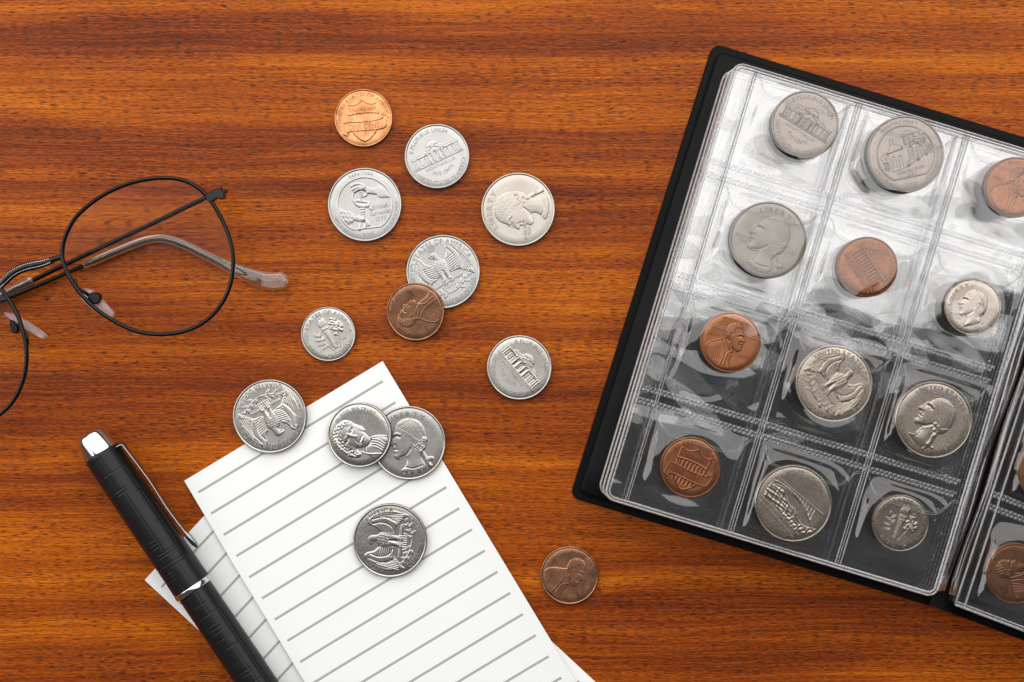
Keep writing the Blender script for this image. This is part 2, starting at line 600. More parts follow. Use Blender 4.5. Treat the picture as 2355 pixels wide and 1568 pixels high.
def d_eagle():
    R = Relief()
    for s, top in ((1, 1.0), (-1, 1.0)):
        X = lambda p: [(s * x, y) for x, y in p]
        R.fill(X([(0.12, 0.18), (0.24, 0.30), (0.33, 0.40), (0.40, 0.60), (0.50, 0.63), (0.66, 0.47), (0.77, 0.20),
                  (0.80, -0.10), (0.73, -0.45), (0.62, -0.34), (0.52, -0.24), (0.40, -0.14), (0.26, -0.12), (0.12, -0.05)]), 0.85, 0.14, 0.35)
        # coverts and flight feathers
        R.cut(X([(0.40, 0.50), (0.46, 0.30), (0.44, 0.12), (0.36, -0.02), (0.24, -0.08)]), 0.016, 0.4)
        R.cut(X([(0.52, 0.52), (0.60, 0.28), (0.60, 0.05), (0.52, -0.12)]), 0.016, 0.4)
        for k in range(7):
            f = k / 6
            R.cut(X([(0.47 - 0.05 * f, 0.30 - 0.36 * f), (0.20 + 0.02 * f, 0.24 - 0.32 * f)]), 0.011, 0.34)
        for k in range(6):
            f = k / 5
            R.cut(X([(0.64 - 0.1 * f, 0.30 - 0.32 * f), (0.75 - 0.28 * f, -0.30 + 0.12 * f)]), 0.013, 0.40)
        R.line(X([(0.24, 0.30), (0.34, 0.40), (0.40, 0.58), (0.50, 0.62), (0.66, 0.46), (0.77, 0.2), (0.79, -0.1)]), 0.03, 0.25)
    # tail, body, legs, head
    R.fill([(-0.15, 0.30), (0.0, 0.38), (0.17, 0.30), (0.20, 0.10), (0.15, -0.10), (0.13, -0.26), (0.04, -0.24), (0.0, -0.10),
            (-0.04, -0.24), (-0.13, -0.26), (-0.14, -0.08), (-0.19, 0.12)], 1.25, 0.15, 0.4)
    R.fill([(-0.03, 0.30), (-0.06, 0.44), (-0.13, 0.46), (-0.16, 0.52), (-0.10, 0.57), (0.0, 0.60), (0.08, 0.55), (0.11, 0.42), (0.12, 0.30)], 1.15, 0.1, 0.45)
    R.cut([(-0.16, 0.50), (-0.06, 0.50)], 0.014, 0.5)
    R.rough([(-0.14, 0.28), (0.0, 0.36), (0.16, 0.28), (0.14, 0.0), (-0.14, 0.0)], 0.10, 3, 0.05)
    R.cut([(0.0, 0.02), (0.0, -0.25)], 0.03, 0.5)
    # arrow bundle
    R.fill([(-0.46, -0.25), (0.40, -0.25), (0.46, -0.285), (0.40, -0.33), (-0.46, -0.33)], 0.95, 0.05, 0.4, 0)
    for y in (-0.275, -0.305):
        R.cut([(-0.44, y), (0.40, y)], 0.010, 0.4)
    for x in (-0.14, -0.10, -0.06, 0.06, 0.10, 0.14):
        R.line([(x, -0.22), (x, -0.35)], 0.02, 0.5)
    # fletching and olive branches
    for x in np.linspace(-0.22, 0.22, 8):
        R.line([(x, -0.36), (x * 0.9, -0.44)], 0.016, 0.45)
    for s in (1, -1):
        R.line([(0.0, -0.60), (s * 0.22, -0.56), (s * 0.45, -0.46), (s * 0.60, -0.34)], 0.018, 0.6)
        for x, y, a, L in ((0.10, -0.59, 60, .16), (0.20, -0.57, -35, .16), (0.28, -0.54, 75, .17), (0.38, -0.50, -20, .17),
                           (0.44, -0.47, 85, .16), (0.52, -0.41, 5, .16), (0.58, -0.36, 60, .16)):
            leaf(R, s * x, y, a if s > 0 else 180 - a, L, 0.035)
    return R


def profile_left(R, tail=True, dy=0.0, sc=1.0, cut_neck=False):
    T = lambda p: [(x * sc, y * sc + dy) for x, y in p]
    pts = [(0.08, 0.66), (-0.12, 0.63), (-0.26, 0.54), (-0.34, 0.42), (-0.40, 0.29), (-0.395, 0.22), (-0.47, 0.11), (-0.54, 0.035),
           (-0.50, 0.0), (-0.435, -0.02), (-0.465, -0.08), (-0.425, -0.115), (-0.455, -0.165), (-0.415, -0.215), (-0.455, -0.29),
           (-0.40, -0.38), (-0.28, -0.40), (-0.14, -0.36)]
    if cut_neck:
        pts += [(-0.13, -0.50), (-0.20, -0.74), (0.10, -0.64), (0.36, -0.50), (0.36, -0.36)]
    else:
        pts += [(-0.12, -0.46), (-0.20, -0.60), (-0.33, -0.70), (-0.18, -0.79), (0.06, -0.84), (0.28, -0.80), (0.34, -0.66), (0.27, -0.46)]
    pts += [(0.33, -0.30), (0.45, -0.18), (0.50, 0.0), (0.50, 0.22), (0.44, 0.42), (0.32, 0.57)]
    R.fill(T(pts), 1.25, 0.30, 0.32, 4)
    # eye, brow, cheek, mouth, jaw line
    R.cut(T([(-0.38, 0.20), (-0.30, 0.235), (-0.22, 0.20)]), 0.028, 0.35)
    R.line(T([(-0.37, 0.29), (-0.28, 0.30), (-0.20, 0.26)]), 0.035, 0.22)
    R.dot(-0.285 * sc, 0.185 * sc + dy, 0.035 * sc, 1.05)
    R.cut(T([(-0.44, -0.115), (-0.34, -0.13)]), 0.018, 0.45)
    R.cut(T([(-0.40, 0.03), (-0.36, -0.02), (-0.37, -0.08)]), 0.02, 0.25)
    R.cut(T([(-0.30, -0.36), (-0.12, -0.30), (0.02, -0.16)]), 0.03, 0.35)
    R.line(T([(-0.40, 0.30), (-0.46, 0.13), (-0.52, 0.04)]), 0.03, 0.18)
    return T


def d_quarter_head():
    R = Relief()
    T = profile_left(R)
    hair = [(0.08, 0.66), (-0.14, 0.62), (-0.27, 0.52), (-0.20, 0.36), (-0.05, 0.22), (0.02, 0.05), (0.06, -0.12), (0.16, -0.26), (0.34, -0.28),
            (0.46, -0.16), (0.51, 0.02), (0.50, 0.24), (0.42, 0.45), (0.30, 0.58)]
    R.add(hair, 0.14, 0.20)
    R.rough(hair, 0.02, 51, 0.08)
    for k in range(7):
        f = k / 6
        R.cut([(-0.22 + 0.35 * f, 0.48 + 0.12 * f), (0.05 + 0.25 * f, 0.28 + 0.16 * f), (0.30 + 0.14 * f, 0.02 + 0.1 * f)], 0.018, 0.15)
    for cx, cy in ((0.17, -0.05), (0.30, -0.02), (0.42, 0.02), (0.20, -0.19), (0.34, -0.17)):
        R.dot(cx, cy, 0.10, 1.42)
        R.cut([(cx - 0.05, cy + 0.02), (cx, cy - 0.03), (cx + 0.05, cy + 0.01)], 0.014, 0.25)
    R.line([(0.30, -0.28), (0.36, -0.42), (0.42, -0.56), (0.46, -0.70)], 0.055, 0.6)
    R.fill([(0.36, -0.48), (0.56, -0.46), (0.60, -0.56), (0.46, -0.60), (0.54, -0.70), (0.46, -0.74), (0.38, -0.62)], 0.8, 0.06)
    R.cut([(-0.22, -0.62), (0.0, -0.70), (0.26, -0.66)], 0.02, 0.3)
    return R


def d_state_head():
    R = Relief()
    T = profile_left(R, dy=0.02, sc=0.93)
    hair = T([(0.08, 0.66), (-0.10, 0.62), (-0.20, 0.50), (-0.10, 0.34), (0.0, 0.16), (0.05, 0.0), (0.12, -0.20), (0.30, -0.30),
              (0.44, -0.20), (0.51, 0.0), (0.50, 0.24), (0.42, 0.45), (0.30, 0.58)])
    R.add(hair, 0.12, 0.20)
    R.rough(hair, 0.02, 52, 0.06)
    for k in range(11):
        f = k / 10
        R.cut(T([(-0.14 + 0.42 * f, 0.50 + 0.05 * f), (0.10 + 0.25 * f, 0.25 + 0.10 * f), (0.30 + 0.16 * f, -0.1 + 0.1 * f)]), 0.014, 0.13)
    for cx, cy, r in ((0.10, -0.06, .09), (0.16, -0.20, .085), (0.24, -0.30, .08)):
        R.dot(cx, cy, r, 1.7)
        for q in (0.75, 0.4):
            R.cut([(cx + r * q * math.cos(a), cy + r * q * math.sin(a)) for a in np.linspace(0, 5, 9)], 0.012, 0.35)
    R.line([(0.24, -0.36), (0.26, -0.50), (0.24, -0.60)], 0.06, 0.5)
    R.fill([(0.16, -0.58), (0.30, -0.60), (0.42, -0.56), (0.40, -0.66), (0.28, -0.64), (0.24, -0.80), (0.16, -0.78)], 0.9, 0.05)
    R.line(T([(-0.33, -0.70), (-0.22, -0.66), (-0.16, -0.50), (-0.13, -0.38)]), 0.03, 0.6)
    return R


def d_dime_head():
    R = Relief()
    T = profile_left(R, dy=0.0, sc=0.98, cut_neck=True)
    hair = T([(0.10, 0.67), (-0.06, 0.66), (-0.10, 0.58), (0.02, 0.50), (0.10, 0.34), (0.12, 0.16), (0.26, 0.06), (0.30, -0.16), (0.36, -0.30),
              (0.46, -0.16), (0.51, 0.04), (0.50, 0.24), (0.43, 0.44), (0.30, 0.58)])
    R.add(hair, 0.30, 0.12)
    for k in range(9):
        f = k / 8
        R.cut(T([(0.0 + 0.25 * f, 0.62 - 0.05 * f), (0.22 + 0.15 * f, 0.40 - 0.04 * f), (0.36 + 0.1 * f, 0.10 - 0.2 * f)]), 0.012, 0.3)
    R.fill(T([(0.10, 0.02), (0.12, 0.10), (0.20, 0.11), (0.24, 0.03), (0.18, -0.08), (0.10, -0.14), (0.06, -0.10)]), 1.7, 0.06)
    R.cut(T([(0.13, 0.05), (0.18, 0.05), (0.17, -0.03), (0.11, -0.08)]), 0.018, 0.45)
    return R


def d_penny_head():
    R = Relief()
    body = [(-0.60, -0.66), (-0.77, -0.36), (-0.72, -0.20), (-0.52, -0.05), (-0.30, 0.06), (-0.20, 0.12), (0.06, 0.05), (0.10, -0.22), (0.14, -0.42),
            (0.10, -0.62), (0.12, -0.88), (-0.25, -0.88)]
    R.fill(body, 0.85, 0.22, 0.4)
    head = [(-0.22, 0.14), (-0.25, 0.28), (-0.27, 0.42), (-0.20, 0.57), (-0.06, 0.67), (0.10, 0.69), (0.25, 0.62), (0.33, 0.50), (0.345, 0.40), (0.38, 0.31),
            (0.365, 0.26), (0.42, 0.17), (0.465, 0.115), (0.40, 0.075), (0.42, 0.03), (0.385, 0.0), (0.41, -0.04), (0.39, -0.10), (0.39, -0.18),
            (0.29, -0.26), (0.16, -0.20), (0.04, -0.06), (-0.04, 0.0)]
    R.fill(head, 1.25, 0.24, 0.35)
    hair = [(-0.21, 0.20), (-0.26, 0.42), (-0.18, 0.58), (-0.04, 0.67), (0.12, 0.69), (0.26, 0.61), (0.29, 0.50), (0.16, 0.50), (0.08, 0.44), (0.06, 0.32),
            (-0.02, 0.30), (-0.06, 0.18), (-0.12, 0.14)]
    R.add(hair, 0.25, 0.07)
    R.rough(hair, 0.16, 11, 0.07)
    beard = [(0.05, 0.14), (0.14, 0.04), (0.28, -0.02), (0.38, -0.06), (0.39, -0.17), (0.29, -0.25), (0.15, -0.19), (0.06, -0.04)]
    R.rough(beard, 0.12, 12, 0.05)
    R.fill([(0.0, 0.28), (0.05, 0.30), (0.08, 0.22), (0.04, 0.13), (0.0, 0.16)], 1.6, 0.05)
    R.cut([(0.35, 0.25), (0.28, 0.275), (0.22, 0.24)], 0.025, 0.4)
    R.line([(0.36, 0.32), (0.28, 0.335), (0.21, 0.30)], 0.03, 0.22)
    R.cut([(0.40, 0.005), (0.32, -0.01)], 0.018, 0.4)
    R.cut([(0.36, 0.10), (0.30, 0.04), (0.28, -0.03)], 0.02, 0.25)
    # collar, lapels, bow tie, sleeve folds
    R.line([(-0.20, 0.13), (-0.06, -0.10), (0.06, -0.26)], 0.03, 0.35)
    R.line([(-0.02, 0.0), (0.06, -0.14), (0.10, -0.24)], 0.03, 0.3)
    R.dot(0.10, -0.28, 0.055, 1.1)
    R.line([(-0.30, 0.06), (-0.16, -0.20), (-0.14, -0.50), (-0.20, -0.84)], 0.022, 0.28)
    R.line([(0.06, -0.30), (-0.04, -0.46), (-0.06, -0.80)], 0.022, 0.28)
    for k in range(4):
        R.cut([(-0.58 + 0.09 * k, -0.12 + 0.04 * k), (-0.46 + 0.07 * k, -0.36), (-0.44 + 0.06 * k, -0.66)], 0.018, 0.22)
    R.line([(-0.76, -0.36), (-0.72, -0.20), (-0.52, -0.05), (-0.30, 0.06), (-0.20, 0.12)], 0.03, 0.3)
    return R


def d_nickel_face():
    R = Relief()
    # hair swept back from a bare forehead, curling at the sides
    R.fill([(0.12, 0.74), (-0.10, 0.80), (-0.36, 0.74), (-0.58, 0.56), (-0.70, 0.28), (-0.74, 0.0), (-0.66, -0.22), (-0.52, -0.26), (-0.44, -0.10),
            (-0.30, -0.10), (0.05, -0.10), (0.20, -0.12), (0.27, 0.02), (0.27, 0.24), (0.30, 0.42), (0.26, 0.60)], 0.95, 0.20, 0.22)
    hair = [(0.12, 0.74), (-0.10, 0.80), (-0.36, 0.74), (-0.58, 0.56), (-0.70, 0.28), (-0.74, 0.0), (-0.66, -0.22), (-0.52, -0.26), (-0.44, 0.30), (-0.1, 0.56), (0.2, 0.5), (0.28, 0.1), (0.30, 0.42)]
    R.rough(hair, 0.10, 41, 0.07)
    for k in range(8):
        f = k / 7
        R.cut([(0.02 - 0.30 * f, 0.78 - 0.06 * f), (-0.28 - 0.22 * f, 0.64 - 0.12 * f), (-0.46 - 0.16 * f, 0.36 - 0.16 * f), (-0.50 - 0.14 * f, 0.04 - 0.16 * f)], 0.013, 0.26)
    face = [(-0.36, 0.52), (-0.12, 0.62), (0.10, 0.54), (0.17, 0.34), (0.17, 0.10), (0.12, -0.14), (0.03, -0.32), (-0.10, -0.39), (-0.25, -0.33), (-0.38, -0.12),
            (-0.44, 0.12), (-0.43, 0.36)]
    R.fill(face, 1.30, 0.34, 0.45)
    for ex in (-0.28, 0.03):
        R.cut([(ex - 0.07, 0.285), (ex, 0.27), (ex + 0.07, 0.285)], 0.030, 0.30)
        R.dot(ex, 0.282, 0.032, 1.15)
        R.line([(ex - 0.09, 0.355), (ex, 0.38), (ex + 0.09, 0.355)], 0.030, 0.12)
    R.line([(-0.11, 0.34), (-0.105, 0.20), (-0.08, 0.08)], 0.05, 0.24)
    R.fill([(-0.15, 0.04), (-0.07, 0.10), (-0.01, 0.05), (-0.08, 0.01)], 1.55, 0.06)
    R.cut([(-0.18, -0.10), (-0.09, -0.09), (0.02, -0.10)], 0.018, 0.35)
    R.line([(-0.15, -0.14), (-0.08, -0.155), (-0.01, -0.14)], 0.03, 0.12)
    R.cut([(-0.20, 0.06), (-0.24, -0.06), (-0.22, -0.14)], 0.02, 0.14)
    # collar and coat
    R.fill([(-0.26, -0.34), (-0.10, -0.42), (0.04, -0.34), (0.16, -0.52), (0.20, -0.86), (-0.20, -0.89), (-0.52, -0.74), (-0.46, -0.46)], 0.62, 0.14, 0.35)
    R.line([(-0.46, -0.24), (-0.44, -0.48), (-0.30, -0.84)], 0.028, 0.35)
    for k in range(4):
        R.line([(-0.20 + 0.08 * k, -0.44), (-0.16 + 0.08 * k, -0.62), (-0.18 + 0.07 * k, -0.84)], 0.016, 0.25)
    R.line([(0.05, -0.36), (0.18, -0.55), (0.26, -0.80)], 0.028, 0.35)
    return R


def d_mansion():
    R = Relief()
    Fl = lambda x0, y0, x1, y1, H, w=0.03: R.fill([(x0, y0), (x1, y0), (x1, y1), (x0, y1)], H, w, 0.6, 0)
    Fl(-0.74, -0.10, 0.74, 0.16, 0.45)
    Fl(-0.82, -0.17, 0.82, -0.10, 0.95)
    Fl(-0.78, 0.15, 0.78, 0.22, 0.85)
    Fl(-0.52, 0.22, 0.52, 0.28, 0.6)
    Fl(-0.46, 0.28, -0.26, 0.32, 0.5)
    Fl(0.26, 0.28, 0.46, 0.32, 0.5)
    R.fill([(-0.26, 0.26), (0.26, 0.26), (0.25, 0.34), (0.18, 0.46), (0.07, 0.52), (-0.07, 0.52), (-0.18, 0.46), (-0.25, 0.34)], 0.95, 0.14, 0.4)
    R.cut([(-0.26, 0.36), (0.26, 0.36)], 0.012, 0.4)
    Fl(-0.27, -0.10, 0.27, 0.16, 0.65)
    R.fill([(-0.34, 0.16), (0.34, 0.16), (0.0, 0.37)], 1.0, 0.05, 0.6, 0)
    R.fill([(-0.22, 0.185), (0.22, 0.185), (0.0, 0.32)], 0.5, 0.05, 0.6, 0)
    R.line([(-0.34, 0.17), (0.0, 0.37), (0.34, 0.17)], 0.02, 0.55, 0)
    R.dot(0, 0.235, 0.05, 1.35)
    for x in (-0.25, -0.10, 0.10, 0.25):
        R.line([(x, -0.10), (x, 0.15)], 0.03, 0.75, 0)
    for x in (-0.66, -0.74, 0.66, 0.74):
        R.line([(x, -0.10), (x, 0.15)], 0.022, 0.6, 0)
    for x in (-0.55, -0.38, -0.175, 0.0, 0.175, 0.38, 0.55):
        R.cut([(x, -0.08), (x, 0.08)], 0.030, 0.5, 0)
        R.line([(x - 0.035, -0.06), (x - 0.035, 0.09), (x + 0.035, 0.09), (x + 0.035, -0.06)], 0.011, 0.3, 0)
    R.cut([(-0.82, -0.135), (0.82, -0.135)], 0.010, 0.3, 0)
    return R


def d_torch():
    R = Relief()
    R.fill([(-0.10, 0.28), (0.10, 0.28), (0.085, -0.20), (0.07, -0.55), (0.0, -0.60), (-0.07, -0.55), (-0.085, -0.20)], 1.2, 0.1, 0.4)
    R.fill([(-0.15, 0.12), (0.15, 0.12), (0.15, 0.32), (-0.15, 0.32)], 1.35, 0.1, 0.5, 0)
    for y in (0.14, 0.18, 0.27, 0.31):
        R.cut([(-0.15, y), (0.15, y)], 0.012, 0.4)
    for x in (-0.05, 0.0, 0.05):
        R.cut([(x, 0.10), (x * 0.7, -0.55)], 0.010, 0.25)
    R.fill([(-0.13, 0.32), (-0.17, 0.45), (-0.12, 0.56), (-0.10, 0.68), (-0.03, 0.60), (0.02, 0.72), (0.07, 0.60), (0.13, 0.66), (0.16, 0.50), (0.12, 0.32)], 0.95, 0.1, 0.35)
    for x in (-0.07, 0.01, 0.08):
        R.cut([(x, 0.34), (x - 0.02, 0.48), (x + 0.02, 0.60)], 0.012, 0.35)
    # olive on one side, oak on the other
    R.line([(-0.10, -0.62), (-0.25, -0.30), (-0.38, 0.10)], 0.022, 0.7)
    for x, y, a, L in ((-0.38, 0.08, 112, .24), (-0.35, 0.02, 62, .24), (-0.32, -0.06, 160, .26), (-0.29, -0.16, 72, .22), (-0.27, -0.22, 175, .28), (-0.22, -0.34, 190, .24)):
        leaf(R, x, y, a, L, 0.055, 0.85)
    R.line([(0.14, -0.62), (0.27, -0.30), (0.36, 0.0)], 0.022, 0.7)
    for x, y, r in ((0.30, 0.30, .10), (0.40, 0.34, .09), (0.36, 0.22, .11), (0.52, 0.16, .10), (0.44, 0.12, .10), (0.56, 0.04, .10), (0.24, 0.14, .08),
                    (0.30, 0.02, .10), (0.44, -0.04, .09), (0.24, -0.12, .08), (0.50, -0.12, .07), (0.36, 0.44, .06)):
        R.dot(x, y, r, 0.85)
    R.rough([(0.16, -0.2), (0.66, -0.2), (0.68, 0.3), (0.4, 0.5), (0.16, 0.3)], 0.14, 31, 0.07)
    R.line([(0.36, 0.0), (0.40, 0.20), (0.36, 0.36)], 0.016, 0.3)
    R.dot(-0.44, -0.68, 0.035, 0.9).dot(0.44, -0.68, 0.035, 0.9)
    return R


def d_shield():
    R = Relief()
    out = [(0.0, 0.64), (0.10, 0.55), (0.26, 0.48), (0.42, 0.48), (0.52, 0.52), (0.53, 0.30), (0.50, 0.0), (0.44, -0.36), (0.26, -0.64), (0.0, -0.80),
           (-0.26, -0.64), (-0.44, -0.36), (-0.50, 0.0), (-0.53, 0.30), (-0.52, 0.52), (-0.42, 0.48), (-0.26, 0.48), (-0.10, 0.55)]
    R.fill(out, 0.42, 0.04, 0.6, 2)
    R.line(out + [out[0]], 0.028, 0.55, 2)
    R.line([(-0.52, 0.14), (-0.26, 0.18), (0.0, 0.19), (0.26, 0.18), (0.52, 0.14)], 0.03, 0.55)
    for k in range(-3, 4):
        x = k * 0.13
        R.line([(x - 0.025, 0.12), (x - 0.025, -0.60)], 0.022, 0.28 if abs(k) < 3 else 0.1, 0)
        R.cut([(x + 0.04, 0.12), (x + 0.04, -0.62)], 0.018, 0.2, 0)
    ban = [(-0.70, -0.16), (-0.60, -0.10), (0.0, -0.12), (0.56, -0.08), (0.70, 0.04), (0.80, 0.02), (0.78, -0.18), (0.66, -0.40), (0.0, -0.42), (-0.50, -0.42),
           (-0.62, -0.54), (-0.74, -0.48), (-0.72, -0.32)]
    m = inside(spline(ban, 4, True))
    R.h = np.where(m, 0.5, R.h)
    R.line(ban + [ban[0]], 0.025, 0.5, 4)
    R.line([(0.66, -0.06), (0.62, 0.04), (0.70, 0.10), (0.78, 0.05)], 0.02, 0.5)
    R.line([(-0.62, -0.42), (-0.56, -0.50), (-0.62, -0.58), (-0.70, -0.52)], 0.02, 0.5)
    return R


def d_temple():
    R = Relief()
    Fl = lambda x0, y0, x1, y1, H, w=0.03: R.fill([(x0, y0), (x1, y0), (x1, y1), (x0, y1)], H, w, 0.6, 0)
    Fl(-0.64, -0.20, 0.64, 0.20, 0.30)
    Fl(-0.70, 0.18, 0.70, 0.29, 0.85)
    Fl(-0.58, 0.29, 0.58, 0.40, 0.65)
    R.line([(-0.72, 0.30), (0.72, 0.30)], 0.016, 0.4, 0)
    for k in range(12):
        x = -0.605 + 0.11 * k
        R.line([(x, -0.19), (x, 0.18)], 0.034, 0.75, 0)
    for i, (w_, y) in enumerate(((0.70, -0.24), (0.76, -0.29), (0.80, -0.34))):
        Fl(-w_, y - 0.03, w_, y + 0.03, 0.75 - 0.12 * i, 0.02)
    Fl(-0.16, -0.46, 0.16, -0.30, 0.6)
    for k in range(3):
        R.cut([(-0.16, -0.34 - 0.04 * k), (0.16, -0.34 - 0.04 * k)], 0.010, 0.3, 0)
    R.rough([(-0.8, -0.38), (-0.2, -0.36), (-0.2, -0.5), (-0.7, -0.5)], 0.2, 5, 0.06)
    for k in range(9):
        R.dot(-0.74 + 0.06 * k, -0.42 + 0.015 * math.sin(k * 2), 0.045, 0.45)
        R.dot(0.26 + 0.06 * k, -0.42 + 0.015 * math.cos(k * 2), 0.045, 0.45)
    return R


def ring_step(R, r=0.70, flat_y=None, H=0.6):
    a = np.linspace(0, 2 * math.pi, 72)
    pts = [(r * math.cos(t), max(r * math.sin(t), flat_y if flat_y is not None else -9)) for t in a]
    R.line(pts, 0.022, H, 0)


def d_hands():
    R = Relief()
    ring_step(R, 0.74, -0.64)
    # upper hand and cuff
    R.fill([(0.36, 0.42), (0.24, 0.45), (0.10, 0.50), (0.00, 0.50), (-0.02, 0.42), (0.06, 0.34), (0.14, 0.28), (0.26, 0.25), (0.36, 0.24)], 1.0, 0.09)
    for pts in ([(0.06, 0.49), (-0.06, 0.57), (-0.20, 0.58), (-0.30, 0.54)], [(0.02, 0.46), (-0.12, 0.50), (-0.28, 0.45)],
                [(0.02, 0.42), (-0.10, 0.43), (-0.22, 0.38)], [(0.12, 0.31), (0.04, 0.24), (-0.04, 0.24)]):
        R.line(pts, 0.04, 0.65)
    R.fill([(0.36, 0.45), (0.48, 0.46), (0.60, 0.36), (0.68, 0.20), (0.70, 0.12), (0.58, 0.12), (0.44, 0.14), (0.36, 0.22)], 0.75, 0.12)
    R.cut([(0.40, 0.44), (0.40, 0.18)], 0.014, 0.3)
    # sword grip, guard, scabbard
    R.line([(-0.06, 0.42), (-0.08, 0.16)], 0.06, 0.9, 0)
    for k in range(5):
        R.cut([(-0.13, 0.36 - 0.05 * k), (-0.01, 0.39 - 0.05 * k)], 0.012, 0.4, 0)
    R.line([(-0.10, 0.44), (-0.26, 0.36), (-0.30, 0.18), (-0.24, 0.04)], 0.03, 0.7)
    R.fill([(-0.30, 0.14), (-0.16, 0.18), (0.06, 0.10), (0.16, 0.04), (0.10, -0.06), (-0.04, -0.10), (-0.22, -0.02)], 0.8, 0.07)
    R.cut([(-0.20, 0.08), (-0.06, 0.04), (0.06, 0.02)], 0.03, 0.4)
    R.line([(0.12, -0.04), (0.16, -0.14)], 0.045, 0.7)
    R.fill([(-0.14, -0.04), (0.0, -0.04), (-0.06, -0.40), (-0.16, -0.40)], 0.9, 0.06, 0.4, 0)
    for y in (-0.08, -0.14, -0.22, -0.28):
        R.cut([(-0.16, y), (0.02, y)], 0.012, 0.4, 0)
    R.line([(-0.14, -0.40), (-0.22, -0.66)], 0.035, 0.5)
    # lower hand with embroidered sleeve
    sl = [(-0.71, -0.02), (-0.58, -0.08), (-0.42, -0.14), (-0.32, -0.24), (-0.36, -0.40), (-0.50, -0.48), (-0.62, -0.34)]
    R.fill(sl, 0.75, 0.1)
    R.rough(sl, 0.12, 8, 0.07)
    R.line([(-0.33, -0.24), (-0.38, -0.42)], 0.035, 0.3)
    R.fill([(-0.32, -0.26), (-0.16, -0.27), (-0.06, -0.34), (-0.04, -0.42), (-0.14, -0.46), (-0.26, -0.42), (-0.34, -0.38)], 0.95, 0.09)
    for k in range(4):
        R.line([(-0.10 + 0.015 * k, -0.36 - 0.025 * k), (0.01 - 0.02 * k, -0.44 - 0.03 * k), (0.05 - 0.045 * k, -0.56 - 0.02 * k)], 0.034, 0.55)
    return R


def d_fort():
    R = Relief()
    ring_step(R, 0.74, -0.60)
    q = lambda pts, H, w=0.03: R.fill(pts, H, w, 0.6, 0)
    q([(-0.06, 0.16), (0.56, 0.30), (0.60, -0.06), (-0.04, -0.34)], 0.55)
    q([(-0.44, 0.10), (-0.06, 0.16), (-0.04, -0.34), (-0.42, -0.40)], 0.45)
    q([(-0.48, 0.10), (-0.30, 0.34), (-0.06, 0.24), (-0.04, 0.14)], 0.7)
    R.line([(-0.06, 0.18), (0.58, 0.30)], 0.028, 0.5, 0)
    R.line([(-0.48, 0.10), (-0.06, 0.17)], 0.024, 0.4, 0)
    q([(0.02, 0.22), (0.30, 0.28), (0.30, 0.48), (0.02, 0.46)], 0.5)
    for x in (0.05, 0.16, 0.27):
        R.line([(x, 0.24), (x, 0.46)], 0.025, 0.55, 0)
    R.fill([(-0.04, 0.46), (0.36, 0.49), (0.16, 0.60)], 0.9, 0.05, 0.6, 0)
    q([(-0.34, 0.30), (-0.26, 0.30), (-0.26, 0.44), (-0.34, 0.44)], 0.8)
    for x, y, w_ in ((0.16, 0.05, .10), (0.37, 0.11, .085), (0.52, 0.15, .06)):
        R.cut([(x - w_ * .6, y - .26), (x - w_ * .6, y), (x, y + w_), (x + w_ * .6, y), (x + w_ * .6, y - .24)], 0.02, 0.4)
        for k in range(3):
            R.cut([(x - w_ * .5 + k * w_ * .5, y + 0.02), (x - w_ * .5 + k * w_ * .5, y - 0.22)], 0.012, 0.3, 0)
    for x in (-0.32, -0.16):
        R.cut([(x, -0.30), (x, -0.02)], 0.04, 0.35, 0)
        R.line([(x - .05, -.30), (x - .05, -.04), (x, 0.02), (x + .05, -.04), (x + .05, -.28)], 0.012, 0.3, 0)
    for i in range(40):
        a, r = rng.uniform(0, 6.28), rng.uniform(0, 1) ** 0.5
        R.dot(0.46 + 0.13 * r * math.cos(a), 0.44 + 0.13 * r * math.sin(a), 0.03, 0.6)
        R.dot(-0.56 + 0.08 * r * math.cos(a), 0.0 + 0.14 * r * math.sin(a), 0.025, 0.4)
    for x, y in ((0.02, -0.30), (0.30, -0.20), (0.54, -0.10)):
        R.line([(x, y), (x, y + 0.08)], 0.04, 0.8, 0)
    for k in range(4):
        R.line([(-0.60, -0.12 - 0.06 * k), (-0.48, -0.14 - 0.06 * k)], 0.018, 0.4, 0)
        R.line([(0.62, 0.10 - 0.06 * k), (0.68, 0.12 - 0.06 * k)], 0.018, 0.4, 0)
    return R


